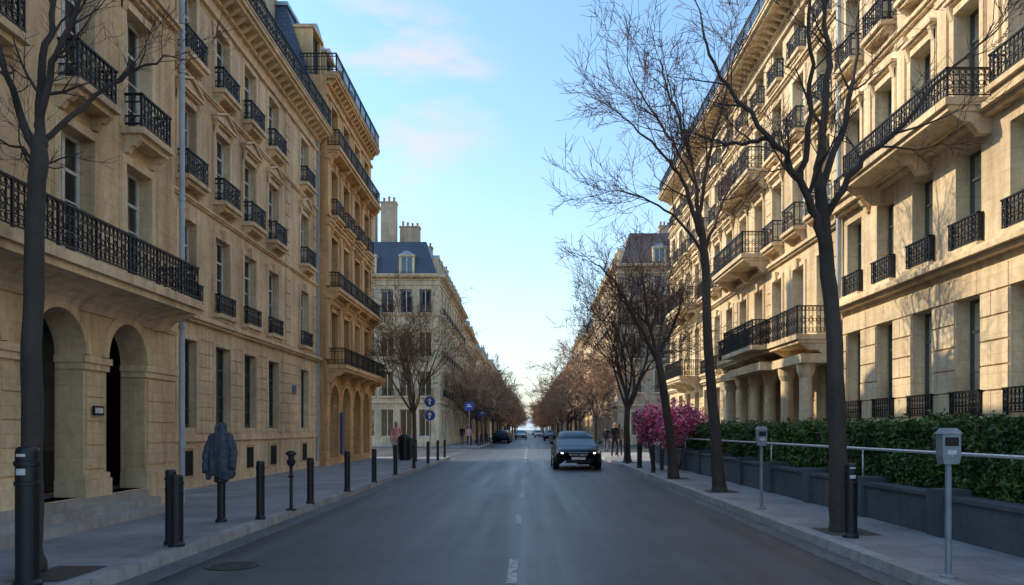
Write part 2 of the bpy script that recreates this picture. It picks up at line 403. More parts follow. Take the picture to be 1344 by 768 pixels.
def shell(B,fr,u0,u1,D,z0,z1,idep=.9,back=True,ends=True,izb=None):
    if ends:
        B.quad('walls',fr,(u0,0,z0),(u0,-D,z0),(u0,-D,z1),(u0,0,z1)); B.quad('walls',fr,(u1,0,z0),(u1,-D,z0),(u1,-D,z1),(u1,0,z1))
    B.quad('walls',fr,(u0,-D,z0),(u1,-D,z0),(u1,-D,z1),(u0,-D,z1))
    B.quad('roof',fr,(u0,0,z1-.004),(u1,0,z1-.004),(u1,-D,z1-.004),(u0,-D,z1-.004))
    ib=izb if izb is not None else z0
    B.quad('interior',fr,(u0,-idep,ib),(u1,-idep,ib),(u1,-idep,z1-.01),(u0,-idep,z1-.01))  # near-black sheet behind the panes paints in the dark of unlit rooms

def storeys(B,fr,u0,u1,zbase,ztop,cols,floors,lod=0,ww=1.0,dep=.25,rust=None,skip=None):
    ops=[]
    for fl in floors:
        w=fl.get('ww',ww)
        for c in fl.get('cols',cols): ops.append((c-w/2,c+w/2,fl['z0'],fl['z1']))
    facade(B,fr,u0,u1,zbase,ztop,ops)
    for fl in floors:
        w=fl.get('ww',ww)
        for c in fl.get('cols',cols):
            a,b=c-w/2,c+w/2
            if fl.get('arch'):
                archfill(B,fr,a,b,fl['z1']-w/2,fl['z1'],dep+.15)
                reveal(B,fr,a,b,fl['z0'],fl['z1']-w/2,dep+.15,top=False)
                window(B,fr,a,b,fl['z0'],fl['z1'],dep+.16,lod,1,True)
                continue
            reveal(B,fr,a,b,fl['z0'],fl['z1'],dep)
            window(B,fr,a,b,fl['z0'],fl['z1'],dep,lod,fl.get('m',2),fl.get('dk',False))
            surround(B,fr,a,b,fl['z0'],fl['z1'],fl.get('st','s'),lod)
            if fl.get('g') and not (fl.get('bal') and any(s<c<e for (s,e) in fl['bal'])): guard(B,fr,a,b,fl['z0'],fl.get('gh',.65),fl.get('gw',.2),lod)
        for (s,e) in fl.get('bal',[]): balcony(B,fr,s,e,fl['z0']-.02,fl.get('bh',.8),fl.get('bw',.75),lod)
    if rust: rustic(B,fr,u0,u1,rust[0],rust[1],ops,h=rust[2] if len(rust)>2 else .38)
    return ops

SW=.12
LF=lambda x:Frame((x,0,0),(0,1,0),(1,0,0))
RF=lambda x:Frame((x,0,0),(0,1,0),(-1,0,0))
FF=lambda y:Frame((0,y,0),(1,0,0),(0,-1,0))

# ---------- LEFT 1 : arcade building
B=Bld('arcaded_apartment_building','stoneA','trimA'); fr=LF(-6.6)
per=1.82; archs=[]
u=13.1
while u>1.5:
    archs.append((u-1.2,u)); u-=per
y0=1.0; yE=14.2; zc=14.4
arops=[(a,b,.5,3.22) for a,b in archs]
fls=[dict(z0=3.9,z1=5.85,st='s'),dict(z0=6.4,z1=8.4,st='c',g=1,gh=.56,gw=.32),dict(z0=9.3,z1=11.1,st='s',g=1,gh=.6,gw=.3),dict(z0=12.0,z1=13.5,st='s',g=1)]
cols=[12.85,11.1,9.0,7.0,5.0,3.0]
ops=list(arops)
for f in fls:
    for c in cols: ops.append((c-.42,c+.42,f['z0'],f['z1']))
facade(B,fr,y0,yE,SW,zc,ops)
for f in fls:
    for c in cols:
        a,b=c-.42,c+.42; reveal(B,fr,a,b,f['z0'],f['z1'],.24); window(B,fr,a,b,f['z0'],f['z1'],.24,0,2); surround(B,fr,a,b,f['z0'],f['z1'],f['st'])
        if f.get('g'): guard(B,fr,a,b,f['z0'],f['gh'] if 'gh' in f else .65,f.get('gw',.2))
AD=.42
for a,b in archs:
    archfill(B,fr,a,b,2.62,3.22,AD,n=18); reveal(B,fr,a,b,.5,2.62,AD,top=False)
B.box('doors',fr,y0,yE-.02,-1.0,-.95,.5,3.298)  # door wall widened to full length, its dark colour darkens the arcade recess
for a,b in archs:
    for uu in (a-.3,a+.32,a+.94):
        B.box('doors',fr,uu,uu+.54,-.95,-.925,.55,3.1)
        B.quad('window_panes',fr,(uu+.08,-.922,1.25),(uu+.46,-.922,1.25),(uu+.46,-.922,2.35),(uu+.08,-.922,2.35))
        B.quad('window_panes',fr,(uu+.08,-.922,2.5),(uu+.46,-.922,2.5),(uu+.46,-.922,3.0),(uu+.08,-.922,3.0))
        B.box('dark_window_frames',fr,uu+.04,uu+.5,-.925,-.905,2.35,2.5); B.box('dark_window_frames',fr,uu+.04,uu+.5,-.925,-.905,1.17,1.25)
edges=sorted([(a,b) for a,b in archs])
for i in range(len(edges)+1):
    pa=edges[i-1][1] if i>0 else y0
    pb=edges[i][0] if i<len(edges) else yE
    last=i==len(edges)
    B.box('trim',fr,pa-.06,pb+(.06 if not last else .03),-AD+.02,.07,2.5,2.6); B.box('trim',fr,pa-.03,pb+(.03 if not last else .02),-AD+.02,.04,2.4,2.5)
    B.box('trim',fr,pa-.05,pb+(.05 if not last else .03),-AD+.02,.07,SW,.75)
    B.box('trim',fr,pa-.03,pb+(.03 if not last else .02),-AD+.02,.045,.752,.84)
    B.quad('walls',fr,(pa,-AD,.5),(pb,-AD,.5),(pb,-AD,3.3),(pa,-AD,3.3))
B.quad('walls',fr,(y0,-.0,3.3),(yE,-.0,3.3),(yE,-2,3.3),(y0,-2,3.3))
B.box('steps',fr,y0,yE-.3,-2,-.02,.2,.5)
for k,(w,z) in enumerate(((.55,.24),(.3,.36),(.1,.485))): B.box('steps',fr,y0,13.05,-.02,w,SW-.02,z)
stringc(B,fr,y0,yE,3.3,.06,.1); stringc(B,fr,y0,yE,8.95,.16); stringc(B,fr,y0,yE,11.75,.12)
balcony(B,fr,y0,13.6,3.78,.6,.78,0,50,.3)
P=fr.p
pv=[(.04,3.28),(.09,3.36),(.2,3.44),(.38,3.505),(.62,3.538)]
for (wa,za),(wb,zb) in zip(pv[:-1],pv[1:]):
    B.g('trim').hexa([P(y0,0,za),P(13.5,0,za),P(13.5,wa,za),P(y0,wa,za),P(y0,0,zb),P(13.5,0,zb),P(13.5,wb,zb),P(y0,wb,zb)],(0,1,2))
rustic(B,fr,y0,yE,.9,2.35,[(a-.05,b+.05,.3,4) for a,b in archs],h=.36,p=.018,gap=.02)
cornice(B,fr,y0,yE,zc+.3,.5); shell(B,fr,y0,yE,11,SW,zc+.3,izb=3.4)
facade(B,fr,y0,yE,zc,zc+.3,[])
mansard(B,fr,y0,yE,11,zc+.42,zc+2.0,1.1,dorm=[3,5,7,9,11,13],dh=1.1)
for u in (4,13.3): chimney(B,fr,u,-4.4,zc+.4,zc+3.0,.7,1.6)
pm=B.g('downpipe'); pm.tube([(-6.52,14.33,.12),(-6.52,14.33,14.6)],[.05,.05],10)
for z in (1.2,3.4,5.8,8.2,10.6,12.9): pm.tube([(-6.52,14.33,z),(-6.52,14.33,z+.07)],[.065,.065],10)
B.box('plaque',fr,11.45,11.72,.045,.07,1.72,1.86); B.mats['plaque']='iron'
B.box('plaque_face',fr,11.48,11.69,.0701,.074,1.75,1.83); B.mats['plaque_face']='frame'
B.done()

# ---------- LEFT 2
B=Bld('stone_apartment_building','stoneB','trimA','frame'); fr=LF(-8.0); y0=14.25; yE=28.9
cols=[15.8,17.8,19.85,21.8,23.8,27.1]
fl=[dict(z0=1.55,z1=3.62,st='s',ww=.95,m=3,dk=True),
    dict(z0=4.45,z1=6.4,st='k',g=1,gh=.5,gw=.16),dict(z0=7.3,z1=9.1,st='p',g=1,gh=.58,gw=.28),dict(z0=10.15,z1=11.75,st='s',g=1,gh=.55,gw=.26)]
ops=storeys(B,fr,y0,yE,SW,12.7,cols,fl,0,.92,.2)
rustic(B,fr,y0,yE,1.4,4.0,ops,h=.33,p=.025,gap=.025)
rustic(B,fr,25.0,25.5,4.3,12.0,[],h=.42); rustic(B,fr,28.2,28.6,4.3,12.0,[],h=.42)
for c in cols:
    B.box('cellar_windows',fr,c-.3,c+.3,.012,.02,.42,1.0); B.box('trim',fr,c-.38,c-.3,0,.04,.36,1.06,False); B.box('trim',fr,c+.3,c+.38,0,.04,.36,1.06,False)
    B.box('trim',fr,c-.38,c+.38,0,.045,1.0621,1.12,False)
    for k in range(5): B.box('railings',fr,c-.24+k*.12-.008,c-.24+k*.12+.008,.02,.035,.42,1.0)
B.mats['cellar_windows']='dark'
B.box('trim',fr,y0,yE,0,.07,SW,.32,False); B.box('trim',fr,y0,yE,0,.06,1.22,1.38,False)
stringc(B,fr,y0,yE,4.12,.2); stringc(B,fr,y0,yE,6.9,.1,.1); stringc(B,fr,y0,yE,9.75,.1,.1)
cornice(B,fr,y0,yE,12.7,.55); shell(B,fr,y0,yE,11,SW,12.7)
rail_line(B.g('railings'),fr.p(y0,.5,0),fr.p(yE,.5,0),12.82,.75,0)
f2=LF(-9.0)
storeys(B,f2,y0,yE,12.7,15.1,cols,[dict(z0=12.9,z1=14.7,st='s')],0,.9)
cornice(B,f2,y0,yE,15.1,.3); mansard(B,f2,y0,yE,9.5,15.22,16.6,1.6,dorm=[17,20,23,26],dh=.9)
for u in (16.5,24.2): chimney(B,fr,u,-4.3,15,17.8,.7,1.6)
B.box('downpipe',fr,28.68,28.77,.02,.1,SW,12.4)
B.box('street_plaque',fr,25.65,26.05,.04,.055,2.75,3.0); B.mats['street_plaque']='bluep'
B.done()

# ---------- LEFT 3
B=Bld('ornate_ochre_apartment_building','stoneC','trimC','framed'); fr=LF(-7.7); y0=28.95; yE=37.2
cols=[30.1,32.05,34.05,36.0]
fl=[dict(z0=.4,z1=3.25,arch=1,ww=1.35),
    dict(z0=4.0,z1=6.1,st='c',bal=[(y0+.1,yE-.05)],bw=.75,bh=.65),dict(z0=6.95,z1=9.0,st='p',bal=[(y0+.1,yE-.05)],bw=.5,bh=.6),
    dict(z0=9.8,z1=11.6,st='k',g=1,gw=.25),dict(z0=12.35,z1=14.1,st='s',bal=[(y0+.1,yE-.05)],bw=.5,bh=.65)]
storeys(B,fr,y0,yE,SW,15.0,cols,fl,1,1.0,.3,rust=(.3,3.7,.4))
for c in (29.1,31.08,33.05,35.03,36.95):
    for (a,b) in ((4.3,6.5),(7.1,9.3),(9.8,11.8)): B.box('trim',fr,c-.16,c+.16,0,.09,a,b,False); B.box('trim',fr,c-.22,c+.22,0,.14,b+.002,b+.14,False); B.box('trim',fr,c-.2,c+.2,0,.12,a-.12,a-.002,False)
stringc(B,fr,y0,yE,9.45,.2); stringc(B,fr,y0,yE,6.55,.15); cornice(B,fr,y0,yE,15.0,.42); shell(B,fr,y0,yE,11,SW,15.0)
rail_line(B.g('railings'),fr.p(y0,.38,0),fr.p(yE,.38,0),15.12,.7,1); rail_line(B.g('railings'),fr.p(y0,.38,0),fr.p(y0,-1,0),15.12,.7,1)
mansard(B,fr,y0,yE,11,15.1,17.9,1.0,w=-.7,dorm=[30.1,32.05,34.05,36.0],dh=1.7)
chimney(B,fr,29.3,-2.9,15,20.4,.8,1.6); chimney(B,fr,29.4,-5.6,15,20.9,.8,2.2); chimney(B,fr,36.7,-3.2,15,19.6,.8,2.2)
B.box('shop_board',fr,30.95,31.2,.05,.12,.5,2.2); B.mats['shop_board']='bluep'
B.done()

def corner_building(name,x,side,y0,yE,width,zc,colsS,colsF,floors,wall,trim,roof='slate',zroof=3.2,lod=2,chim=()):
    B=Bld(name,wall,trim,'frame',roof); fs=LF(x) if side<0 else RF(x); ff=FF(y0)
    storeys(B,fs,y0,yE,SW,zc,colsS,floors,lod,1.05,.25,rust=(.3,3.6,.45))
    xa,xb=(x-width,x) if side<0 else (x,x+width)
    storeys(B,ff,xa,xb,SW,zc,colsF,floors,lod,1.05,.25,rust=(.3,3.6,.45))
    cornice(B,fs,y0,yE,zc,.5,lod); cornice(B,ff,xa,xb,zc,.5,lod)
    for z in (3.75,zc-3.3): stringc(B,fs,y0,yE,z,.16); stringc(B,ff,xa,xb,z,.16)
    shell(B,fs,y0,yE,width,SW,zc,ends=False)
    B.quad('walls',fs,(yE,0,SW),(yE,-width,SW),(yE,-width,zc),(yE,0,zc))
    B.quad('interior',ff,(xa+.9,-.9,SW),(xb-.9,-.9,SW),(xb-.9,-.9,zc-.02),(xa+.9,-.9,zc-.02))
    P=fs.p; z0=zc+.1; z1=zc+zroof; i=1.1
    a=[P(y0+.25,-.25,z0),P(yE,-.25,z0),P(yE,-width,z0),P(y0+.25,-width,z0)]
    b=[P(y0+i+.2,-i-.2,z1),P(yE-.3,-i-.2,z1),P(yE-.3,-width+.5,z1),P(y0+i+.2,-width+.5,z1)]
    B.g('roof').hexa([a[0],a[1],a[2],a[3],b[0],b[1],b[2],b[3]])
    for c in colsS: dormer(B,fs,c,-.25,z0+.2,1.0,1.45)
    for c in colsF[1::2]: dormer(B,ff,c,-.25,z0+.2,1.0,1.45)
    for (u,w,h,su,sw) in chim: chimney(B,fs,u,w,zc,h,su,sw)
    B.done()
# ---------- LEFT 4
fl=[dict(z0=.9,z1=3.2,st='s'),dict(z0=4.3,z1=6.4,st='c',g=1),dict(z0=7.6,z1=9.7,st='p',g=1),dict(z0=11.3,z1=13.3,st='s',g=1)]
corner_building('corner_apartment_building',-7.5,-1,64,88,14,14.4,[66+2.3*i for i in range(10)],[-8.7,-10.3,-11.9,-13.5,-15.5,-17.5,-20],fl,'stoneD','trimR',zroof=3.2,
  chim=[(66.6,-4.7,21.2,.9,1.3),(67.5,-3.0,19.3,.9,1.7),(66.6,-6.6,21.9,1,1.6),(72,-2.2,18.6,.8,1.2),(80,-2.6,19.0,.8,1.8),(86,-2.6,19.3,.8,2.0)])
# ---------- RIGHT 3
fl3=[dict(z0=.9,z1=3.2,st='s'),dict(z0=5.0,z1=7.1,st='c',g=1),dict(z0=8.2,z1=10.2,st='s',g=1),dict(z0=11.3,z1=13.2,st='s',g=1),dict(z0=14.2,z1=16,st='s')]
corner_building('corner_apartment_building',8.4,1,72,98,14,17.0,[74.2+2.4*i for i in range(10)],[10.2,12.4,14.6,17,19.5],fl3,'stoneT','trimR',roof='tile',zroof=3.4,chim=[(76,-1.9,20.4,.8,.9),(75,-5.3,21.4,.8,1.8),(86,-3,20.5,.8,2.0),(95,-3,20.5,.8,2.0)])
# ---------- far rows
def far_building(side,x,y0,yE,zc,wall,roof,seed):
    B=Bld('distant_apartment_building',wall,'trimR','frame',roof); fs=LF(x) if side<0 else RF(x)
    n=int((yE-y0)/2.5); cols=[y0+(i+.5)*(yE-y0)/n for i in range(n)]
    floors=[]; z=.9
    while z+2.2<zc-.6: floors.append(dict(z0=z,z1=z+2.0,st='s',g=(z>3 and yE<190))); z+=3.15
    storeys(B,fs,y0,yE,SW,zc,cols,floors,2,1.1); cornice(B,fs,y0,yE,zc,.5,2); stringc(B,fs,y0,yE,3.6,.2)
    shell(B,fs,y0,yE,12,SW,zc); mansard(B,fs,y0,yE,12,zc+.1,zc+2.8,1.2,dorm=cols[::2])
    chimney(B,fs,y0+1,-3,zc,zc+4.5,.8,2.5); chimney(B,fs,yE-1,-3,zc,zc+4.2,.8,2.2)
    B.done()
rr=random.Random(3)
y=88.3; k=0
while y<300:
    L=rr.uniform(16,26); far_building(-1,-7.6+rr.uniform(-.2,.2),y,y+L,rr.uniform(12.5,15.5),['stoneD','stoneB','stoneT'][k%3],'slate',k); y+=L+.05; k+=1
    if k in(3,6): y+=12
y=98.3; k=0
while y<300:
    L=rr.uniform(16,26); far_building(1,8.5+rr.uniform(-.2,.2),y,y+L,rr.uniform(13.5,16.5),['stoneR','stoneT','stoneD'][k%3],'slate',k); y+=L+.05; k+=1
    if k in(3,6): y+=12

# ---------- RIGHT 1
B=Bld('stone_apartment_building','stoneR1','trimR','framed'); fr=RF(8.5); y0=3.0; yE=20.7
cols=[19.9-1.72*i for i in range(10)]
cols=[c for c in cols if c>y0+.8]
fl=[dict(z0=1.75,z1=4.05,st='n',g=1,gh=.5,gw=.08,m=1),dict(z0=5.02,z1=6.95,st='n',g=1,gh=.56,gw=.1,m=1),
    dict(z0=7.6,z1=9.75,st='c',g=1,gh=.56,gw=.32,bal=[(13.9,18.6)],bw=.9,bh=.56,m=1),dict(z0=11.0,z1=12.9,st='s',g=1,gh=.6,gw=.3),dict(z0=13.9,z1=15.3,st='s')]
ops=storeys(B,fr,y0,yE,SW,16.0,cols,fl,0,.86,.34)
rustic(B,fr,y0,yE,.4,4.5,ops,h=.44,p=.035)
stringc(B,fr,y0,yE,4.75,.3,.22); stringc(B,fr,y0,yE,7.32,.3,.2); stringc(B,fr,y0,yE,10.5,.14); stringc(B,fr,y0,yE,13.4,.12)
for i in range(len(cols)):
    c=cols[i]+.86
    if c<yE-.1 and not 13.8<c<18.7: console(B,fr,c,.28,7.23,.3,.14)
    if c<yE-.1: B.box('trim',fr,c-.17,c+.17,0,.05,7.8,10.2,False); B.box('trim',fr,c-.21,c+.21,0,.09,10.2,10.34,False)
cornice(B,fr,y0,yE,16.0,.7); shell(B,fr,y0,yE,11,SW,16.0); mansard(B,fr,y0,yE,11,16.1,18.4,1.1,dorm=[5,8,11,14,17])
B.g('downpipe').tube([(8.38,20.62,.12),(8.38,20.62,15.6)],[.06,.06],10)
B.done()
# ---------- RIGHT 2
B=Bld('ornate_apartment_building','stoneR','trimR','frame'); fr=RF(8.5); y0=20.75; yE=45.7
cols=[21.9+2.05*i for i in range(12)]
fl=[dict(z0=.9,z1=3.4,st='s',ww=1.0,dk=True),dict(z0=4.15,z1=6.6,st='k',g=1,bal=[(20.95,29.8),(37.2,41.5)],bw=1.15,bh=.8),
    dict(z0=7.75,z1=9.85,st='p',g=1,gh=.75,gw=.35,bal=[(26.9,31.2),(37.2,41.5)],bw=1.0,bh=.8),dict(z0=10.75,z1=12.6,st='s',g=1,gh=.7,gw=.3,bal=[(26.9,31.2)],bw=.8),
    dict(z0=13.25,z1=14.6,st='n',g=1)]
ops=storeys(B,fr,y0,yE,SW,15.3,cols,fl,0,.98,.3)
rustic(B,fr,y0,yE,.3,3.6,ops,h=.42)
for u in (21.1,26.9,31.2,37.2,41.5,45.4): rustic(B,fr,u-.28,u+.28,4.3,14.6,[(-1,60,7.0,7.6),(-1,60,10,10.6)],h=.4)
stringc(B,fr,y0,yE,3.75,.2,.2); stringc(B,fr,y0,yE,7.15,.16); stringc(B,fr,y0,yE,10.3,.2); stringc(B,fr,y0,yE,12.95,.14)
cornice(B,fr,y0,yE,15.3,.75); shell(B,fr,y0,yE,11,SW,15.3)
rail_line(B.g('railings'),fr.p(y0,.65,0),fr.p(yE,.65,0),15.42,.8,1)
mansard(B,fr,y0,yE,11,15.4,18.0,1.0,w=-.6,dorm=[c for c in cols if c<45])
for u in (24,33,44.5): chimney(B,fr,u,-3,16,20,.8,2.4)
B.box('portico',fr,21.0,29.7,0,1.0,3.35,3.6,False); B.box('portico',fr,21.1,29.6,.1,.95,SW,.35)
for i in range(6):
    c=fr.p(21.4+i*1.58,.72,.35)
    B.g('portico').lathe(c,[(.24,0),(.24,.12),(.2,.14),(.19,.2),(.17,2.6),(.2,2.66),(.24,2.76),(.26,2.9),(.26,3.0)],14)
B.box('portico',fr,23.6,27.2,1.0,1.35,3.35,3.6); B.box('portico',fr,23.6,27.2,1.152,1.6,3.99,4.128)
rail_line(B.g('railings'),fr.p(23.65,1.55,0),fr.p(27.15,1.55,0),4.13,.8,0)
rail_line(B.g('railings'),fr.p(23.65,1.12,0),fr.p(23.65,1.55,0),4.13,.8,0); rail_line(B.g('railings'),fr.p(27.15,1.12,0),fr.p(27.15,1.55,0),4.13,.8,0)
B.mats['portico']='trimR'
B.done()

# ------------------------------------------------------------ ground
def asphalt():
    m,nt,b=newmat('asphalt'); P=pos(nt); L=nt.links
    n1=noisen(nt,P,.5,5,.65); n2=noisen(nt,P,70,2,.7); n3=noisen(nt,mapping(nt,P,(1.9,.05,1)),1.0,4,.6)
    c=ramp(nt,n1.outputs['Fac'],[(.3,(.048,.050,.055)),(.7,(.080,.082,.088))]).outputs[0]
    c=mix(nt,1.0,c,ramp(nt,n2.outputs['Fac'],[(.3,.66),(.7,1.42)]).outputs[0],'MULTIPLY')
    c=mix(nt,1.0,c,ramp(nt,n3.outputs['Fac'],[(.35,.7),(.65,1.35)]).outputs[0],'MULTIPLY')
    vo=N(nt,'ShaderNodeTexVoronoi'); vo.feature='DISTANCE_TO_EDGE'; vo.inputs['Scale'].default_value=.42
    dn=noisen(nt,P,1.5,3); ad=N(nt,'ShaderNodeVectorMath',operation='ADD'); L.new(P,ad.inputs[0]); L.new(dn.outputs['Color'],ad.inputs[1]); L.new(ad.outputs[0],vo.inputs['Vector'])
    cr=ramp(nt,vo.outputs['Distance'],[(.0,.45),(.008,1.0)]).outputs[0]
    c=mix(nt,.6,c,cr,'MULTIPLY')
    L.new(c,b.inputs['Base Color'])
    L.new(ramp(nt,n3.outputs['Fac'],[(.3,.38),(.7,.6)]).outputs[0],b.inputs['Roughness'])
    bp=N(nt,'ShaderNodeBump'); bp.inputs['Strength'].default_value=.5; bp.inputs['Distance'].default_value=.006; L.new(n2.outputs['Fac'],bp.inputs['Height']); L.new(bp.outputs[0],b.inputs['Normal'])
    return m
def paving(name,c,sx,sy):
    m,nt,b=newmat(name); P=pos(nt); L=nt.links
    br=N(nt,'ShaderNodeTexBrick'); L.new(P,br.inputs['Vector']); setin(br,Scale=1.0,Mortar_Size=.008,Brick_Width=sx,Row_Height=sy)
    br.inputs['Color1'].default_value=(*c,1); br.inputs['Color2'].default_value=(*[x*.82 for x in c],1); br.inputs['Mortar'].default_value=(*[x*.45 for x in c],1)
    n1=noisen(nt,P,.8,5,.65); n2=noisen(nt,P,45,2)
    col=mix(nt,1.0,br.outputs['Color'],ramp(nt,n1.outputs['Fac'],[(.3,.62),(.7,1.15)]).outputs[0],'MULTIPLY')
    col=mix(nt,1.0,col,ramp(nt,n2.outputs['Fac'],[(.3,.85),(.7,1.12)]).outputs[0],'MULTIPLY')
    L.new(col,b.inputs['Base Color']); b.inputs['Roughness'].default_value=.7
    bp=N(nt,'ShaderNodeBump'); bp.invert=True; bp.inputs['Strength'].default_value=.6; bp.inputs['Distance'].default_value=.006; L.new(br.outputs['Fac'],bp.inputs['Height']); L.new(bp.outputs[0],b.inputs['Normal'])
    return m
M['asphalt']=asphalt(); M['paving']=paving('sidewalk_paving',(.33,.33,.345),1.1,.75)
M['kerb']=stone('kerb_granite',(.38,.38,.38),joint=False,dirt=.4); M['sett']=paving('gutter_setts',(.15,.153,.16),.16,.22)
def wornpaint():
    m,nt,b=newmat('worn_road_paint'); n=noisen(nt,pos(nt),11,5,.75)
    nt.links.new(ramp(nt,n.outputs['Fac'],[(.36,(.075,.077,.082)),(.56,(.55,.55,.54))]).outputs[0],b.inputs['Base Color']); b.inputs['Roughness'].default_value=.7; return m
M['paint']=wornpaint()
KL,KR=-4.0,3.7
mb=MB(); mb.poly([(-2500,-200,0),(2500,-200,0),(2500,4000,0),(-2500,4000,0)]); mkobj('ground',mb,simple('ground_earth',(.12,.115,.105),.9,scale=.2))
mb=MB(); mb.poly([(KL-.1,-12,.004),(KR+.1,-12,.004),(KR+.1,900,.004),(KL-.1,900,.004)]); mkobj('road',mb,M['asphalt'])
mb=MB(); mb.poly([(-60,39.5,.008),(-4.1,39.5,.008),(-4.1,61.5,.008),(-60,61.5,.008)]); mb.poly([(3.8,47,.008),(60,47,.008),(60,69.5,.008),(3.8,69.5,.008)]); mkobj('side_street',mb,M['asphalt'])
mb=MB()
y=-6.4
while y<260: mb.poly([(-.22,y,.0085),(-.12,y,.0085),(-.12,y+1.4,.0085),(-.22,y+1.4,.0085)]); y+=4.6
mkobj('lane_markings',mb,M['paint'])
mb=MB()
for (ya,yb) in ((-12,38.6),(62.5,320)): mb.poly([(KL,ya,.009),(KL+.34,ya,.009),(KL+.34,yb,.009),(KL,yb,.009)])
for (ya,yb) in ((-12,46),(70.5,320)): mb.poly([(KR-.3,ya,.009),(KR,ya,.009),(KR,yb,.009),(KR-.3,yb,.009)])
mkobj('gutter',mb,M['sett'])
sid=MB(); kb=MB()
def walk(xa,xb,ya,yb,side):
    k=.2
    if side<0: sid.box(xa,xb-k,ya,yb,-.05,SW); edge=(xb-k+.003,xb)
    else: sid.box(xa+k,xb,ya,yb,-.05,SW); edge=(xa,xa+k-.003)
    y=ya
    while y<yb:
        e=min(y+(1.0 if y<60 else 6),yb); j=R.uniform(-.003,.003); a,b=edge
        c=.02
        if side<0: P8=[(a,y+.004,-.05),(b+j,y+.004,-.05),(b+j,e-.004,-.05),(a,e-.004,-.05),(a,y+.004,SW+.003),(b+j-c,y+.004,SW+.003),(b+j-c,e-.004,SW+.003),(a,e-.004,SW+.003)]
        else: P8=[(a+j,y+.004,-.05),(b,y+.004,-.05),(b,e-.004,-.05),(a+j,e-.004,-.05),(a+j+c,y+.004,SW+.003),(b,y+.004,SW+.003),(b,e-.004,SW+.003),(a+j+c,e-.004,SW+.003)]
        kb.hexa(P8); y=e
walk(-9.6,KL,-12,38.6,-1); walk(-9.6,KL,62.5,320,-1); walk(KR,9.6,-12,46,1); walk(KR,9.6,70.5,320,1)
sid.box(-40,-9.6,62.5,64.2,-.05,SW-.003); sid.box(9.6,40,70.5,72.2,-.05,SW-.003)
mkobj('sidewalk',sid,M['paving']); mkobj('kerb',kb,M['kerb'])
iron2=simple('cast_iron',(.09,.085,.08),.5,metal=.5)
def manhole(x,y,z,r):
    mb=MB(); mb.lathe((x,y,z),[(r,0),(r,.006),(r*.9,.007),(r*.88,.003),(0.01,.003)],28)
    for i in range(-3,4):
        w=math.sqrt(max(0,(r*.8)**2-(i*r*.22)**2)); mb.box(x-w,x+w,y+i*r*.22-.012,y+i*r*.22+.012,z+.003,z+.008)
    mkobj('manhole_cover',mb,iron2)
manhole(-3.25,8.35,.0092,.28)
mb=MB(); mb.poly([(-4.75,6.9,SW+.004),(-4.25,6.9,SW+.004),(-4.25,7.7,SW+.004),(-4.75,7.7,SW+.004)])
mkobj('access_cover',mb,iron2)
soil=simple('tree_pit_soil',(.09,.075,.06),.95,scale=20,bump=.6)
mb=MB()
for (x,y) in ((4.27,10.3),(4.28,17),(4.2,21.5),(4.2,32)): mb.poly([(x-.32,y-.38,SW+.005),(x+.34,y-.38,SW+.005),(x+.34,y+.38,SW+.005),(x-.32,y+.38,SW+.005)])
mkobj('tree_pits',mb,soil)

# ------------------------------------------------------------ garden wall, rail, hedge (right)
mb=MB(); wallm=stone('painted_wall',(.085,.105,.125),joint=False,dirt=.25)
y=3.0; k=0
while y<31:
    h=.56+.02*k; mb.box(5.32,5.6,y,y+2.3,SW-.01,h); mb.box(5.285,5.63,y+.0,y+2.3,h+.001,h+.05)
    mb.box(5.25,5.66,y-.16,y+.16,SW-.01,h+.11); y+=2.3; k+=1
mkobj('garden_wall',mb,wallm)
mb=MB(); mb.tube([(5.3,3,1.2),(5.3,31,1.2)],[.022,.022],8)
y=3.0
while y<31: mb.tube([(5.35,y,.6),(5.35,y,1.18)],[.014,.014],6); y+=4.6
mkobj('handrail',mb,simple('galvanised_steel',(.62,.64,.66),.35,metal=.5,bump=0),smooth=True)
leafm=island('hedge_leaf',[(.025,.06,.014),(.055,.12,.022),(.10,.18,.03),(.035,.075,.02)],.55)
hcore=simple('hedge_core',(.012,.022,.008),.95,bump=0)
def hedge(x0,x1,y0,y1,z0,z1,dens,size,seed):
    r=random.Random(seed); e=empty('hedge')
    core=MB(); core.box(x0+.1,x1-.1,y0+.1,y1-.1,z0,z1-.12)
    mkobj('dark_core',core,hcore,e)  # solid dark filler box behind the leaves, no branching modelled
    mb=MB()
    def leaf(p,nrm):
        p=Vector(p); off=.14*(mnoise.noise(p*1.7)+.6*mnoise.noise(p*5)); p=p+nrm*(off+r.uniform(-.07,.04))
        d=Vector((r.gauss(0,1),r.gauss(0,1),r.gauss(0,1))).normalized(); s=size*r.uniform(.6,1.3)
        t=(nrm*.6+Vector((r.gauss(0,.6),r.gauss(0,.6),r.gauss(0,.6)))).normalized()
        a=d.cross(t)
        if a.length<.1: return
        a.normalize(); b=t.cross(a)
        mb.poly([p-b*s,p+a*s*.5-b*s*.1,p+b*s,p-a*s*.5-b*s*.1])
    A=[((y1-y0)*(z1-z0),0),((y1-y0)*(x1-x0),1),((x1-x0)*(z1-z0),2)]
    for i in range(int(A[0][0]*dens)): leaf((x0+.03,r.uniform(y0,y1),r.uniform(z0,z1)),Vector((-1,0,0)))
    for i in range(int(A[1][0]*dens*.8)): leaf((r.uniform(x0,x1),r.uniform(y0,y1),z1-.03),Vector((0,0,1)))
    for i in range(int(A[2][0]*dens)): leaf((r.uniform(x0,x1),y0+.03,r.uniform(z0,z1)),Vector((0,-1,0)))
    for i in range(int((y1-y0)*14)):
        p=Vector((r.uniform(x0,x1),r.uniform(y0,y1),z1))
        for k in range(5): leaf(p+Vector((0,0,k*.025)),Vector((0,0,1)))
    mkobj('leaves',mb,leafm,e)
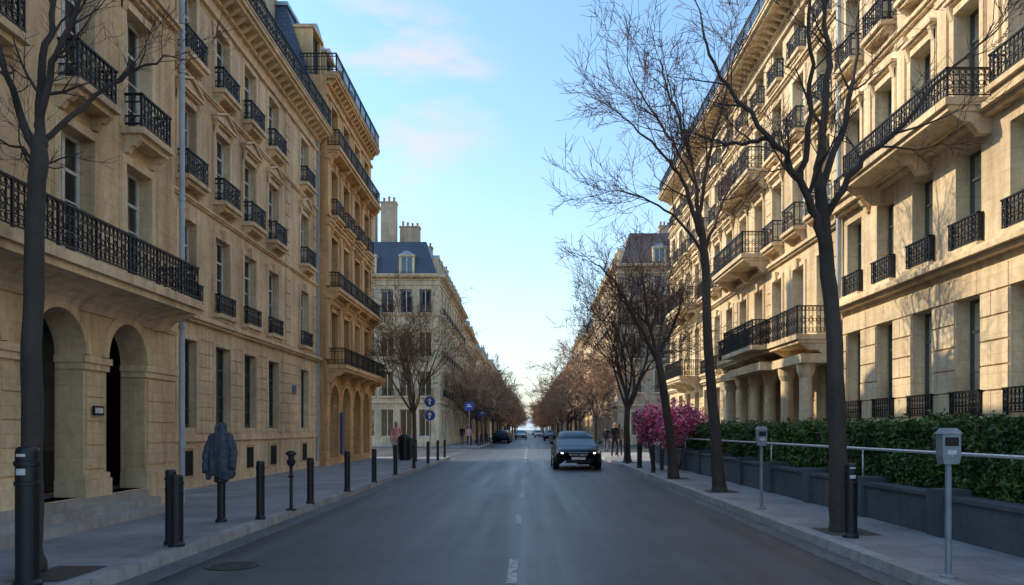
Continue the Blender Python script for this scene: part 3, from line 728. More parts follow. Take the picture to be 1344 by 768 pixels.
hedge(5.7,6.9,4.0,12.6,.3,1.62,2000,.036,1)
hedge(5.7,6.9,12.7,20.5,.3,1.6,1100,.045,2)
hedge(5.7,6.9,20.9,31,.3,1.62,600,.06,3)

# ------------------------------------------------------------ trees
barkm=stone('tree_bark',(.075,.058,.05),joint=False,dirt=.5,var=.45)
twigm=simple('twigs_dark',(.065,.042,.04),.85,bump=0)
twigr=simple('twigs_russet',(.36,.215,.13),.85,bump=0,var=.3,scale=1)
def rotdir(d,ang,r):
    ax=d.cross(Vector((r.gauss(0,1),r.gauss(0,1),r.gauss(0,1))))
    if ax.length<1e-3: ax=Vector((1,0,0))
    return (Matrix.Rotation(ang,3,ax.normalized())@d).normalized()
def grow(mbs,p,d,L,rad,lvl,mx,r,up=.12,kids=(6,6,5,4),minr=.004):
    n=5 if lvl<2 else 3; pts=[p.copy()]; ds=[]
    dd=d.copy(); q=p.copy()
    for i in range(n):
        dd=(dd+Vector((r.gauss(0,.14),r.gauss(0,.14),r.gauss(0,.1)+up))).normalized(); q=q+dd*(L/n); pts.append(q.copy()); ds.append(dd.copy())
    rads=[max(minr*.7,rad*(1-.75*i/n)) for i in range(n+1)]
    mb=mbs[0] if lvl<2 else mbs[1]
    mb.tube(pts,rads,5 if lvl<1 else (4 if lvl<2 else 3),cap=False)
    if lvl>=mx: return
    for k in range(kids[min(lvl,len(kids)-1)]):
        t=r.uniform(.25,1.0); i=min(n-1,int(t*n)); f=t*n-i
        pp=pts[i].lerp(pts[i+1],f)
        nd=rotdir(ds[i],math.radians(r.uniform(24,58)),r)
        grow(mbs,pp,nd,L*r.uniform(.42,.68),max(minr,rads[i]*.55),lvl+1,mx,r,up,kids,minr)
def tree(name,trunk,trad,limbs,seed,mx=3,kids=(6,6,5,4),tw=None,Lk=1.5,minr=.004,nk=7,up=.1):
    r=random.Random(seed); e=empty(name); A,Bm=MB(),MB()
    def smooth(pts,rads,sub=3):
        pts=[Vector(p) for p in pts]; o=[];q=[]
        for i in range(len(pts)-1):
            p0=pts[max(0,i-1)];p1=pts[i];p2=pts[i+1];p3=pts[min(len(pts)-1,i+2)]
            for k in range(sub):
                t=k/sub
                v=.5*((2*p1)+(p2-p0)*t+(2*p0-5*p1+4*p2-p3)*t*t+(3*p1-p0-3*p2+p3)*t**3)
                o.append(v); q.append(rads[i]*(1-t)+rads[i+1]*t)
        o.append(pts[-1]); q.append(rads[-1]); return o,q
    tp,tr=smooth(trunk,trad,7)
    tr=[x*(1+.14*mnoise.noise(Vector((i*.45,seed,0)))) for i,x in enumerate(tr)]
    tp=[v+Vector((.02*mnoise.noise(Vector((i*.4,seed,5))),.02*mnoise.noise(Vector((i*.4,seed,9))),0)) for i,v in enumerate(tp)]
    A.tube(tp,tr,14)
    for (pts,r0) in limbs:
        n=len(pts); rads=[r0*(1-.8*i/(n-1)) for i in range(n)]
        o,q=smooth(pts,rads,5)
        o=[v+Vector((r.gauss(0,.018),r.gauss(0,.018),r.gauss(0,.018))) if i else v for i,v in enumerate(o)]
        A.tube(o,q,8)
        for k in range(nk):
            t=r.uniform(.2,1.0)*(len(o)-1.01); i=int(t)
            d=(o[i+1]-o[i]).normalized()
            grow((A,Bm),o[i].lerp(o[i+1],t-i),rotdir(d,math.radians(r.uniform(22,60)),r),Lk*r.uniform(.5,1.0),max(q[i]*.5,minr*1.6),1,mx,r,up,kids,minr)
        grow((A,Bm),o[-1],(o[-1]-o[-2]).normalized(),Lk*.8,q[-1],1,mx,r,up,kids,minr)
    mkobj('trunk_and_limbs',A,barkm,e,smooth=True); mkobj('twigs',Bm,tw or twigm,e)
    return e
yy=10.3
tree('bare_street_tree',[(4.26,yy,.1),(4.2,yy,.5),(4.18,yy,1.13),(4.13,yy,2.67),(4.02,yy,3.9),(3.93,yy,4.84)],[.19,.14,.12,.105,.095,.075],
 [([(4.04,yy,3.8),(3.85,yy-.1,4.35),(3.56,yy-.2,4.84),(3.15,yy-.3,5.35),(2.53,yy-.2,6.18),(2.35,yy,6.9)],.068),
  ([(3.94,yy,4.7),(4.03,yy+.15,5.76),(4.18,yy+.3,6.7),(4.13,yy+.4,7.5),(4.1,yy+.4,8.4)],.066),
  ([(3.94,yy,4.7),(4.39,yy+.3,5.76),(4.7,yy+.7,6.7),(4.85,yy+.9,7.8)],.055),
  ([(4.0,yy,4.3),(4.35,yy-.2,5.0),(4.75,yy-.4,5.35),(5.37,yy-.5,6.07),(5.83,yy-.5,6.5)],.052),
  ([(3.6,yy-.2,4.8),(3.62,yy-.5,5.6),(3.55,yy-.7,6.5),(3.46,yy-.8,7.6)],.045),
  ([(3.2,yy-.3,5.3),(2.95,yy+.1,5.4),(2.6,yy+.3,5.5),(2.2,yy+.5,5.75)],.035)],11,mx=3,kids=(5,5,4,3),Lk=1.1,minr=.0045,nk=8,up=.1)
yy=17.0
tree('bare_street_tree',[(4.27,yy,.1),(4.22,yy,.5),(4.15,yy,1.57),(4.0,yy,3.4),(3.93,yy,5.3),(3.78,yy,6.4)],[.19,.14,.12,.105,.09,.07],
 [([(3.85,yy,5.8),(3.5,yy-.2,6.7),(3.16,yy-.4,7.2),(2.5,yy-.5,7.86),(1.9,yy-.5,8.4)],.055),
  ([(3.8,yy,6.3),(3.6,yy+.3,8.0),(3.16,yy+.4,9.3),(3.0,yy+.5,10.0)],.055),
  ([(3.8,yy,6.3),(4.0,yy-.2,7.7),(4.35,yy-.2,9.0),(4.5,yy,10.2)],.05),
  ([(3.9,yy,5.4),(3.4,yy+.4,6.3),(2.65,yy+.7,6.9),(1.8,yy+.8,7.1)],.04),
  ([(3.92,yy,5.5),(4.4,yy+.5,6.6),(4.8,yy+.8,7.4),(5.2,yy+.9,8.0)],.04),
  ([(3.7,yy,7.0),(3.1,yy+.2,8.2),(2.5,yy+.3,9.2),(2.2,yy+.3,9.8)],.035)],12,mx=3,kids=(6,6,5,4),tw=simple('twigs_plum',(.11,.05,.055),.85,bump=0),Lk=1.45,minr=.006,nk=11,up=.07)
yy=21.5
tree('bare_street_tree',[(4.1,yy,.1),(4.0,yy,1.2),(3.83,yy,2.45),(3.62,yy,3.7)],[.17,.13,.115,.1],
 [([(3.65,yy,3.5),(2.9,yy-.4,4.7),(2.3,yy-.6,5.6),(1.75,yy-.6,6.1)],.065),
  ([(3.62,yy,3.6),(3.35,yy+.3,5.0),(3.25,yy+.4,6.3)],.065),
  ([(3.62,yy,3.6),(4.1,yy-.3,4.6),(4.4,yy-.4,5.8)],.055),
  ([(3.65,yy,3.4),(3.2,yy+.9,4.5),(2.7,yy+1.3,5.6)],.05),
  ([(3.65,yy,3.4),(3.9,yy+.9,4.6),(4.0,yy+1.3,5.6)],.045)],13,mx=3,kids=(6,6,5,4),tw=simple('twigs_warm_brown',(.12,.06,.045),.85,bump=0),Lk=1.25,minr=.007,nk=9,up=.08)
yy=7.4
tree('bare_street_tree',[(-4.82,yy,.1),(-4.83,yy,.5),(-4.82,yy,2.34),(-4.78,yy,3.8),(-4.74,yy,4.34)],[.13,.1,.09,.082,.072],
 [([(-4.75,yy,4.2),(-4.6,yy-.1,4.86),(-4.3,yy-.2,5.45),(-4.15,yy-.2,6.2)],.045),
  ([(-4.75,yy,4.3),(-4.79,yy+.1,5.0),(-4.73,yy+.2,5.8),(-4.7,yy+.2,6.8)],.05),
  ([(-4.76,yy,4.1),(-4.99,yy,4.7),(-5.2,yy,5.3),(-5.5,yy,6.0)],.045),
  ([(-4.74,yy,4.3),(-4.45,yy+.4,4.9),(-4.1,yy+.6,5.3),(-3.85,yy+.7,5.5)],.03),
  ([(-4.78,yy,3.9),(-5.1,yy+.4,4.3),(-5.5,yy+.5,4.5)],.035)],14,mx=3,kids=(5,4,3,3),Lk=.8,minr=.003,nk=7,up=.1)
def proto(seed,H,kids,minr,tw,spread=.9):
    r=random.Random(seed); A,Bm=MB(),MB(); h0=H*.32
    A.tube([(0,0,-.02),(.02,0,.3),(0.03,.03,h0*.6),(0,0,h0)],[H*.026,H*.019,H*.017,H*.015],10)
    n=8
    for k in range(n):
        a=2*math.pi*k/n+r.uniform(-.3,.3); s=r.uniform(.25,1)*spread
        d=Vector((math.cos(a)*s,math.sin(a)*s,1.0)).normalized()
        grow((A,Bm),Vector((0,0,h0*r.uniform(.85,1.0))),d,H*r.uniform(.42,.56),H*.0085,0,4,r,.05,kids,minr)
    a=A.mesh('limbs'); b=Bm.mesh('twigs'); a.materials.append(barkm); b.materials.append(tw)
    return a,b
protoA=proto(31,8.0,(6,5,4,3),.010,simple('twigs_brown',(.13,.08,.055),.85,bump=0))
protoB=proto(32,7.5,(6,5,4,3),.018,twigr); protoC=proto(33,7.5,(6,5,4,3),.018,twigr,1.1)
def place(pr,x,y,s,rot,name='bare_street_tree'):
    e=empty(name,(x,y,SW)); e.rotation_euler=(0,0,rot); e.scale=(s,s,s)
    for me in pr:
        o=bpy.data.objects.new(me.name,me); COL.objects.link(o); o.parent=e
place(protoA,-5.75,38,.95,.3); place(protoA,4.15,32,.95,2.0)
rt=random.Random(5)
for y in (68,76,84,92): place(protoB if rt.random()<.5 else protoC,-5.2,y,rt.uniform(.85,1.0),rt.uniform(0,6))
for y in (56,72,80,88,95): place(protoB if rt.random()<.5 else protoC,4.9,y,rt.uniform(.9,1.05),rt.uniform(0,6))
e=empty('row_of_distant_trees')
y=102
while y<330:
    for x in (-5.1,5.0):
        s=rt.uniform(.85,1.15); ro=rt.uniform(0,6); pr=protoB if rt.random()<.5 else protoC
        for me in pr:
            o=bpy.data.objects.new(me.name,me); COL.objects.link(o); o.parent=e; o.location=(x+rt.uniform(-.3,.3),y,SW); o.scale=(s,s,s); o.rotation_euler=(0,0,ro)
    y+=rt.uniform(8,10)
# pink flowering shrub
e=empty('pink_flowering_shrub'); mb=MB(); lf=MB(); st=MB(); r=random.Random(9)
for c,rd in (((3.95,26,1.8),.45),((4.5,26,1.9),.6),((5.15,26.1,1.95),.6),((5.7,26.3,1.8),.5),((4.1,26.4,1.3),.4),((5.0,26.5,1.4),.6),((4.6,25.7,1.5),.5)):
    st.tube([(c[0]*.5+2.3,26.2,.1),(c[0],c[1],c[2])],[.04,.015],5)
    for i in range(1300):
        d=Vector((r.gauss(0,1),r.gauss(0,1),r.gauss(0,1))).normalized(); k=Vector(c)+d*rd*(.5+.5*r.random()+.5*mnoise.noise(d*3+Vector(c)))
        a=Vector((r.gauss(0,1),r.gauss(0,1),r.gauss(0,1))).normalized(); b=a.cross(d)
        if b.length<.1: continue
        b.normalize(); s=r.uniform(.03,.055); (mb if r.random()<.82 else lf).poly([k-a*s,k+b*s*.8,k+a*s,k-b*s*.8])
mkobj('blossoms',mb,island('pink_blossom',[(.9,.06,.26),(.98,.28,.52),(.95,.12,.35),(.98,.5,.65)]),e); mkobj('leaves',lf,leafm,e); mkobj('stems',st,barkm,e)

# ------------------------------------------------------------ street furniture
blk=simple('black_powder_coat',(.010,.012,.018),.42,bump=0); lbl=simple('label_white',(.6,.6,.6),.5,bump=0)
def bollard(x,y,h=.9,r=.062,thick=False,label=False):
    e=empty('bollard',(x,y,SW)); mb=MB()
    mb.lathe((0,0,0),[(r*1.25,0),(r*1.25,.03),(r*1.0,.06),(r,h*.72),(r*1.1,h*.725),(r*1.1,h*.75),(r,h*.755),(r,h*.86),(r*1.13,h*.865),(r*1.13,h*.895),(r,h*.9),(r,h*.97),(r*.92,h*.99),(r*.7,h)],24)
    mkobj('post',mb,blk,e,smooth=False)
    if label:
        for (za,zb) in ((h*.80,h*.845),(h*.93,h*.95)):
            m2=MB()
            n=6
            for i in range(n):
                a0=-math.pi/2-.5+i/n*.9; a1=-math.pi/2-.5+(i+1)/n*.9
                m2.poly([((r+.003)*math.cos(a0),(r+.003)*math.sin(a0),za),((r+.003)*math.cos(a1),(r+.003)*math.sin(a1),za),((r+.003)*math.cos(a1),(r+.003)*math.sin(a1),zb),((r+.003)*math.cos(a0),(r+.003)*math.sin(a0),zb)])
            mkobj('label',m2,lbl,e)
    return e
bollard(-4.42,6.72,1.23,.095,label=True)
bollard(-4.3,9.15,.9,.062); bollard(-4.16,9.0,.85,.075)
for (x,y,h) in ((-4.12,11.7,.9),(-4.07,14.2,.86),(-4.05,17.0,.9),(-4.06,20.0,.88),(-4.08,23.3,.92),(-4.1,27.2,.9),(-4.1,31,.9),(-4.12,34.5,.9),(-4.9,33,.95),(-4.15,37.6,.9)): bollard(x,y,h)
for y in (64,67,70,74,78,82): bollard(-4.25,y,.95)
bollard(4.12,9.75,.95,.08,label=True); bollard(4.0,24.5,.9); bollard(4.0,27.5,.95,.09); bollard(4.0,31,.9)
e=empty('ashtray_post',(-4.07,13.05,SW)); mb=MB()
mb.lathe((0,0,0),[(.09,0),(.09,.02),(.03,.04),(.026,.55),(.045,.56),(.045,.6),(.026,.61),(.026,.74),(.07,.8),(.075,.86),(.05,.87),(.05,.93),(.085,.95),(.085,.99),(.05,1.02)],14); mkobj('post',mb,blk,e)
# jacket on a post
e=empty('post_with_jacket',(-4.6,11.4,SW)); mb=MB()
mb.lathe((0,0,0),[(.085,0),(.085,.03),(.06,.06),(.058,.58),(.1,.6),(.1,.68),(.06,.7),(.06,1.25)],16); mkobj('post',mb,blk,e)
mb=MB(); secs=[(.66,.19,.13),(.69,.21,.15),(.85,.205,.15),(1.02,.19,.14),(1.15,.175,.13),(1.25,.15,.12),(1.32,.115,.1),(1.37,.085,.085),(1.41,.08,.085),(1.46,.08,.08),(1.49,.05,.05)]
n=52
for si,(z,rx,ry) in enumerate(secs):
    for k in range(n):
        t=2*math.pi*k/n
        f=1+.10*math.sin(t*7+z*4)*max(0,1.35-z)*1.3+.08*mnoise.noise(Vector((math.cos(t)*2.5,math.sin(t)*2.5,z*5)))
        mb.v.append((rx*f*math.cos(t),ry*f*math.sin(t),z+(.035*math.sin(3*t+1) if si<2 else 0)))
for i in range(len(secs)-1):
    for k in range(n): mb.f.append((i*n+k,i*n+(k+1)%n,(i+1)*n+(k+1)%n,(i+1)*n+k))
mb.f.append(tuple((len(secs)-1)*n+k for k in range(n)))
def sleeve(s,z1):
    pts=[];rd=[]
    m=14
    for i in range(m):
        t=i/(m-1); z=1.3+(z1-1.3)*t
        pts.append((s*(.1+.10*min(1,t*2.2)+.006*math.sin(i*1.9)),-.01-.075*t+.006*math.sin(i*2.3),z)); rd.append((.06 if i==0 else .068-.014*t)*(1+.05*math.sin(i*2.6+s)))
    mb.tube(pts,rd,14)
sleeve(-1,.74); sleeve(1,.8)
for s in (-1,1):
    mb.tube([(s*.022,-.16,.70),(s*.026,-.155,1.0),(s*.03,-.125,1.25),(s*.045,-.09,1.38),(s*.03,-.075,1.46)],[.01,.012,.014,.024,.02],6)
mkobj('jacket',mb,simple('grey_blue_cloth',(.07,.082,.11),.9,var=.4,scale=14,bump=.5),e,smooth=True)
gm=simple('grey_painted_metal',(.24,.265,.29),.45,metal=.2,bump=0)
def meter(x,y,h):
    e=empty('parking_meter',(x,y,SW)); mb=MB()
    mb.lathe((0,0,0),[(.07,0),(.07,.02),(.03,.04),(.028,h-.3)],14); mkobj('post',mb,gm,e)
    mb=MB(); w=.085; d=.06; z0=h-.32; z1=h
    mb.hexa([(-w*.8,-d,z0),(w*.8,-d,z0),(w*.8,d,z0),(-w*.8,d,z0),(-w,-d,z0+.06),(w,-d,z0+.06),(w,d,z0+.06),(-w,d,z0+.06)])
    mb.box(-w,w,-d,d,z0+.061,z1-.04)
    mb.hexa([(-w-.012,-d-.012,z1-.039),(w+.012,-d-.012,z1-.039),(w+.012,d+.012,z1-.039),(-w-.012,d+.012,z1-.039),(-w*.75,-d*.6,z1+.015),(w*.75,-d*.6,z1+.015),(w*.75,d*.6,z1+.015),(-w*.75,d*.6,z1+.015)])
    mkobj('head',mb,gm,e)
    mb=MB(); mb.box(-w*.72,w*.72,-d-.006,-d-.001,z1-.15,z1-.07); mkobj('display',mb,M['dark'],e)
    mb=MB(); mb.box(-w*.5,w*.5,-d-.006,-d-.001,z0+.09,z0+.13); mb.lathe((0.0,-d-.004,z0+.07),[(.012,0),(.012,.01)],8); mkobj('plate',mb,lbl,e)
meter(3.91,7.1,1.38); meter(4.06,13.3,1.42)
white=simple('sign_white',(.75,.75,.75),.4,bump=0)
def sign(x,y,zs,kind='round'):
    e=empty('traffic_sign',(x,y,SW)); mb=MB(); mb.tube([(0,0,0),(0,0,max(zs)+.35)],[.035,.035],10); mkobj('pole',mb,gm,e)
    for z in zs:
        d=MB(); w=MB(); n=24
        if kind=='round':
            d.poly([(.27*math.cos(2*math.pi*k/n),-.05,z+.27*math.sin(2*math.pi*k/n)) for k in range(n)]); w.poly([(.3*math.cos(2*math.pi*k/n),-.045,z+.3*math.sin(2*math.pi*k/n)) for k in range(n)])
            w.poly([(-.045,-.055,z-.16),(.045,-.055,z-.16),(.045,-.055,z+.05),(-.045,-.055,z+.05)]); w.poly([(-.12,-.055,z+.04),(.12,-.055,z+.04),(0,-.055,z+.18)])
        else:
            d.box(-.4,.4,-.06,-.05,z-.35,z+.35); w.poly([(-.2,-.064,z-.05),(.2,-.064,z-.05),(.2,-.064,z+.03),(-.2,-.064,z+.03)])
            w.poly([(-.2,-.064,z+.1),(.1,-.064,z+.1),(.1,-.064,z+.16),(-.2,-.064,z+.16)])
        mkobj('panel',d,M['bluep'],e); mkobj('border',w,white,e)
sign(-5.0,38.5,[2.8,2.1]); sign(-4.9,62.8,[3.3],'rect'); sign(-4.6,75,[3.0],'rect')
e=empty('litter_bin',(-5.6,34.5,SW)); mb=MB(); mb.lathe((0,0,0),[(.25,0),(.27,.1),(.3,.95),(.33,.96),(.33,1.02),(.2,1.15),(.05,1.18)],16)
for k in range(16):
    t=2*math.pi*k/16; mb.tube([(.29*math.cos(t),.29*math.sin(t),.05),(.33*math.cos(t),.33*math.sin(t),.95)],[.015,.015],4)
mkobj('body',mb,blk,e)

# ------------------------------------------------------------ car
paintm=simple('dark_blue_car_paint',(.005,.009,.022),.35,metal=0,var=.05,bump=0,coat=0,spec=.3)
cgl,nt,b=newmat('car_glass'); b.inputs['Base Color'].default_value=(.012,.02,.03,1); b.inputs['Roughness'].default_value=.08; b.inputs['Specular IOR Level'].default_value=.3
rub=simple('tyre_rubber',(.015,.015,.015),.85,bump=0); alloy=simple('alloy_wheel',(.45,.46,.48),.3,metal=.9,bump=0)
blkp=simple('black_plastic',(.012,.012,.013),.5,bump=0); chrome=simple('chrome',(.6,.6,.62),.15,metal=1,bump=0)
lens,nt,b=newmat('headlight_lens'); b.inputs['Base Color'].default_value=(.7,.75,.8,1); b.inputs['Roughness'].default_value=.08; b.inputs['Metallic'].default_value=.5
lampm,nt,b=newmat('headlight_lamp'); b.inputs['Base Color'].default_value=(.9,.9,.9,1); b.inputs['Emission Color'].default_value=(1,.97,.9,1); b.inputs['Emission Strength'].default_value=4
def build_car(name,loc,rot=0,paint=None,lit=True):
    paint=paint or paintm
    e=empty(name,loc); e.rotation_euler=(0,0,rot)
    def loft(secs,prof):
        mb=MB(); rows=[]
        for s in secs:
            pts=prof(s); full=[(-x,s[0],z) for x,z in pts[::-1] if x>1e-6]+[(x,s[0],z) for x,z in pts]
            rows.append(full)
        n=len(rows[0])
        for r_ in rows: mb.v+=r_
        for i in range(len(rows)-1):
            for j in range(n-1): mb.f.append((i*n+j,i*n+j+1,(i+1)*n+j+1,(i+1)*n+j))
        mb.f.append(tuple(range(n))); mb.f.append(tuple((len(rows)-1)*n+j for j in range(n)))
        return mb,n
    def prof(s):
        y,hw,zb,zt=s; h=zt-zb
        return [(0,zt+.03),(hw*.45,zt+.025),(hw*.8,zt-.005),(hw*.93,zt-.07),(hw*.985,zt-.2*h-.03),(hw,zb+.5*h),(hw*.99,zb+.25*h),(hw*.95,zb+.08),(hw*.85,zb),(0.0,zb)]
    secs=[(0,.60,.34,.64),(.05,.73,.25,.69),(.16,.82,.2,.735),(.4,.87,.19,.79),(.75,.89,.19,.845),(1.15,.9,.2,.89),(1.6,.9,.2,.92),(2.4,.9,.2,.93),(3.2,.9,.2,.95),(3.8,.89,.22,.97),(4.1,.85,.28,.95),(4.35,.76,.36,.88)]
    mb,n=loft(secs,prof); mkobj('body',mb,paint,e,smooth=True)
    gs=[(1.0,.80,.87,.87),(1.5,.73,.92,1.16),(1.9,.65,.92,1.34),(2.3,.61,.92,1.42),(2.8,.60,.93,1.43),(3.3,.60,.94,1.38),(3.8,.61,.95,1.22),(4.12,.68,.95,.98)]
    def gp(s):
        y,ht,zb,zt=s; hb=.82
        return [(0,zt+.015),(ht*.6,zt+.01),(ht*.93,zt-.015),(ht,zt-.05 if zt-zb>.1 else zt-.01),(ht+(hb-ht)*.5,zb+(zt-zb)*.45),(hb,zb-.02)]
    g,n2=loft(gs,gp); o=mkobj('cabin',g,[paint,cgl],e,smooth=True)
    for pi,p in enumerate(o.data.polygons):
        i=pi//(n2-1); j=pi%(n2-1)
        if i<2 and 1<=j<=n2-3: p.material_index=1
        elif 2<=i<6 and (j<2 or j>n2-4): p.material_index=1
        elif i>=6 and 2<=j<=n2-4: p.material_index=1
    t=MB()
    for s in (-1,1):
        for yv in (.85,3.5):
            c=Vector((s*.80,yv,.32)); nn=28
            bs=len(t.v)
            for x,r_ in ((s*.68,.32),(s*.905,.32)):
                for k in range(nn):
                    a=2*math.pi*k/nn; t.v.append((x,c.y+r_*math.cos(a),c.z+r_*math.sin(a)))
            for k in range(nn): t.f.append((bs+k,bs+(k+1)%nn,bs+nn+(k+1)%nn,bs+nn+k))
            t.f.append(tuple(bs+k for k in range(nn))); t.f.append(tuple(bs+nn+k for k in range(nn)))
    mkobj('tyres',t,rub,e)
    al=MB()
    for s in (-1,1):
        for yv in (.85,3.5):
            for k in range(10):
                a=2*math.pi*k/10
                al.tube([(s*.91,yv,.32),(s*.912,yv+.2*math.cos(a),.32+.2*math.sin(a))],[.03,.018],5)
            al.ring((s*.91,yv,.32),.21,(0,1,0),.015,20)
    mkobj('wheel_rims',al,alloy,e)
    d=MB()
    for s in (-1,1):
        for yv in (.85,3.5):
            for k in range(12):
                a=math.pi*k/12; b2=math.pi*(k+1)/12
                d.hexa([(s*.87,yv+.34*math.cos(a),.32+.34*math.sin(a)),(s*.87,yv+.34*math.cos(b2),.32+.34*math.sin(b2)),(s*.905,yv+.34*math.cos(b2),.32+.34*math.sin(b2)),(s*.905,yv+.34*math.cos(a),.32+.34*math.sin(a)),
                        (s*.87,yv+.38*math.cos(a),.32+.38*math.sin(a)),(s*.87,yv+.38*math.cos(b2),.32+.38*math.sin(b2)),(s*.905,yv+.38*math.cos(b2),.32+.38*math.sin(b2)),(s*.905,yv+.38*math.cos(a),.32+.38*math.sin(a))])
    d.hexa([(-.30,-.03,.48),(.30,-.03,.48),(.3,.1,.48),(-.3,.1,.48),(-.38,-.01,.64),(.38,-.01,.64),(.38,.1,.64),(-.38,.1,.64)])
    d.hexa([(-.5,-.02,.26),(.5,-.02,.26),(.5,.1,.26),(-.5,.1,.26),(-.42,-.03,.36),(.42,-.03,.36),(.42,.1,.36),(-.42,.1,.36)])
    for s in (-1,1): d.hexa([(s*.55,.02,.28),(s*.74,.1,.28),(s*.74,.2,.28),(s*.55,.2,.28),(s*.55,.01,.42),(s*.76,.09,.42),(s*.76,.2,.42),(s*.55,.2,.42)])
    mkobj('grille_and_trim',d,blkp,e)
    c=MB(); c.box(-.34,.34,-.035,-.028,.555,.572); c.tube([(-.385,-.015,.645),(.385,-.015,.645)],[.009,.009],6); c.lathe((0,-.036,.53),[(.05,0),(.05,.06)],12)
    mkobj('chrome_trim',c,chrome,e)
    p=MB(); p.box(-.26,.26,-.05,-.036,.385,.475); mkobj('number_plate',p,white,e)
    h=MB(); lm=MB()
    for s in (-1,1):
        h.hexa([(s*.45,.0,.57),(s*.78,.12,.60),(s*.80,.3,.65),(s*.47,.12,.63),(s*.44,.02,.655),(s*.77,.15,.705),(s*.82,.40,.73),(s*.5,.14,.69)])
        cx,cy,cz=s*.60,.035,.625
        lm.poly([(cx+.05*math.cos(2*math.pi*k/12),cy+s*.36*.05*math.cos(2*math.pi*k/12)-.01,cz+.03*math.sin(2*math.pi*k/12)) for k in range(12)])
    mkobj('headlights',h,lens,e)
    if lit: mkobj('headlight_lamps',lm,lampm,e)
    m=MB()
    for s in (-1,1):
        m.hexa([(s*.86,1.42,.92),(s*1.02,1.40,.94),(s*1.02,1.5,.94),(s*.86,1.52,.92),(s*.88,1.43,1.04),(s*1.01,1.42,1.05),(s*1.01,1.49,1.05),(s*.88,1.51,1.04)])
        m.tube([(s*.78,1.5,.93),(s*.9,1.47,.96)],[.02,.02],6)
    mkobj('mirrors',m,paint,e)
    return e
build_car('car',(1.83,28.1,.006))
gp2=simple('silver_car_paint',(.25,.26,.27),.3,metal=.5,bump=0,coat=.5); wp2=simple('white_car_paint',(.5,.5,.5),.3,bump=0,coat=.5)
for (x,y,pm_) in ((-1.2,115,gp2),(1.9,140,wp2),(-1.4,170,paintm),(1.8,190,gp2),(2.9,100,paintm)): build_car('car',(x,y,.006),0,pm_,False)
for (x,y,pm_) in ((-3.0,86,paintm),(-3.0,93,gp2),(-3.0,99,paintm)): build_car('parked_car',(x,y,.006),math.pi,pm_,False)

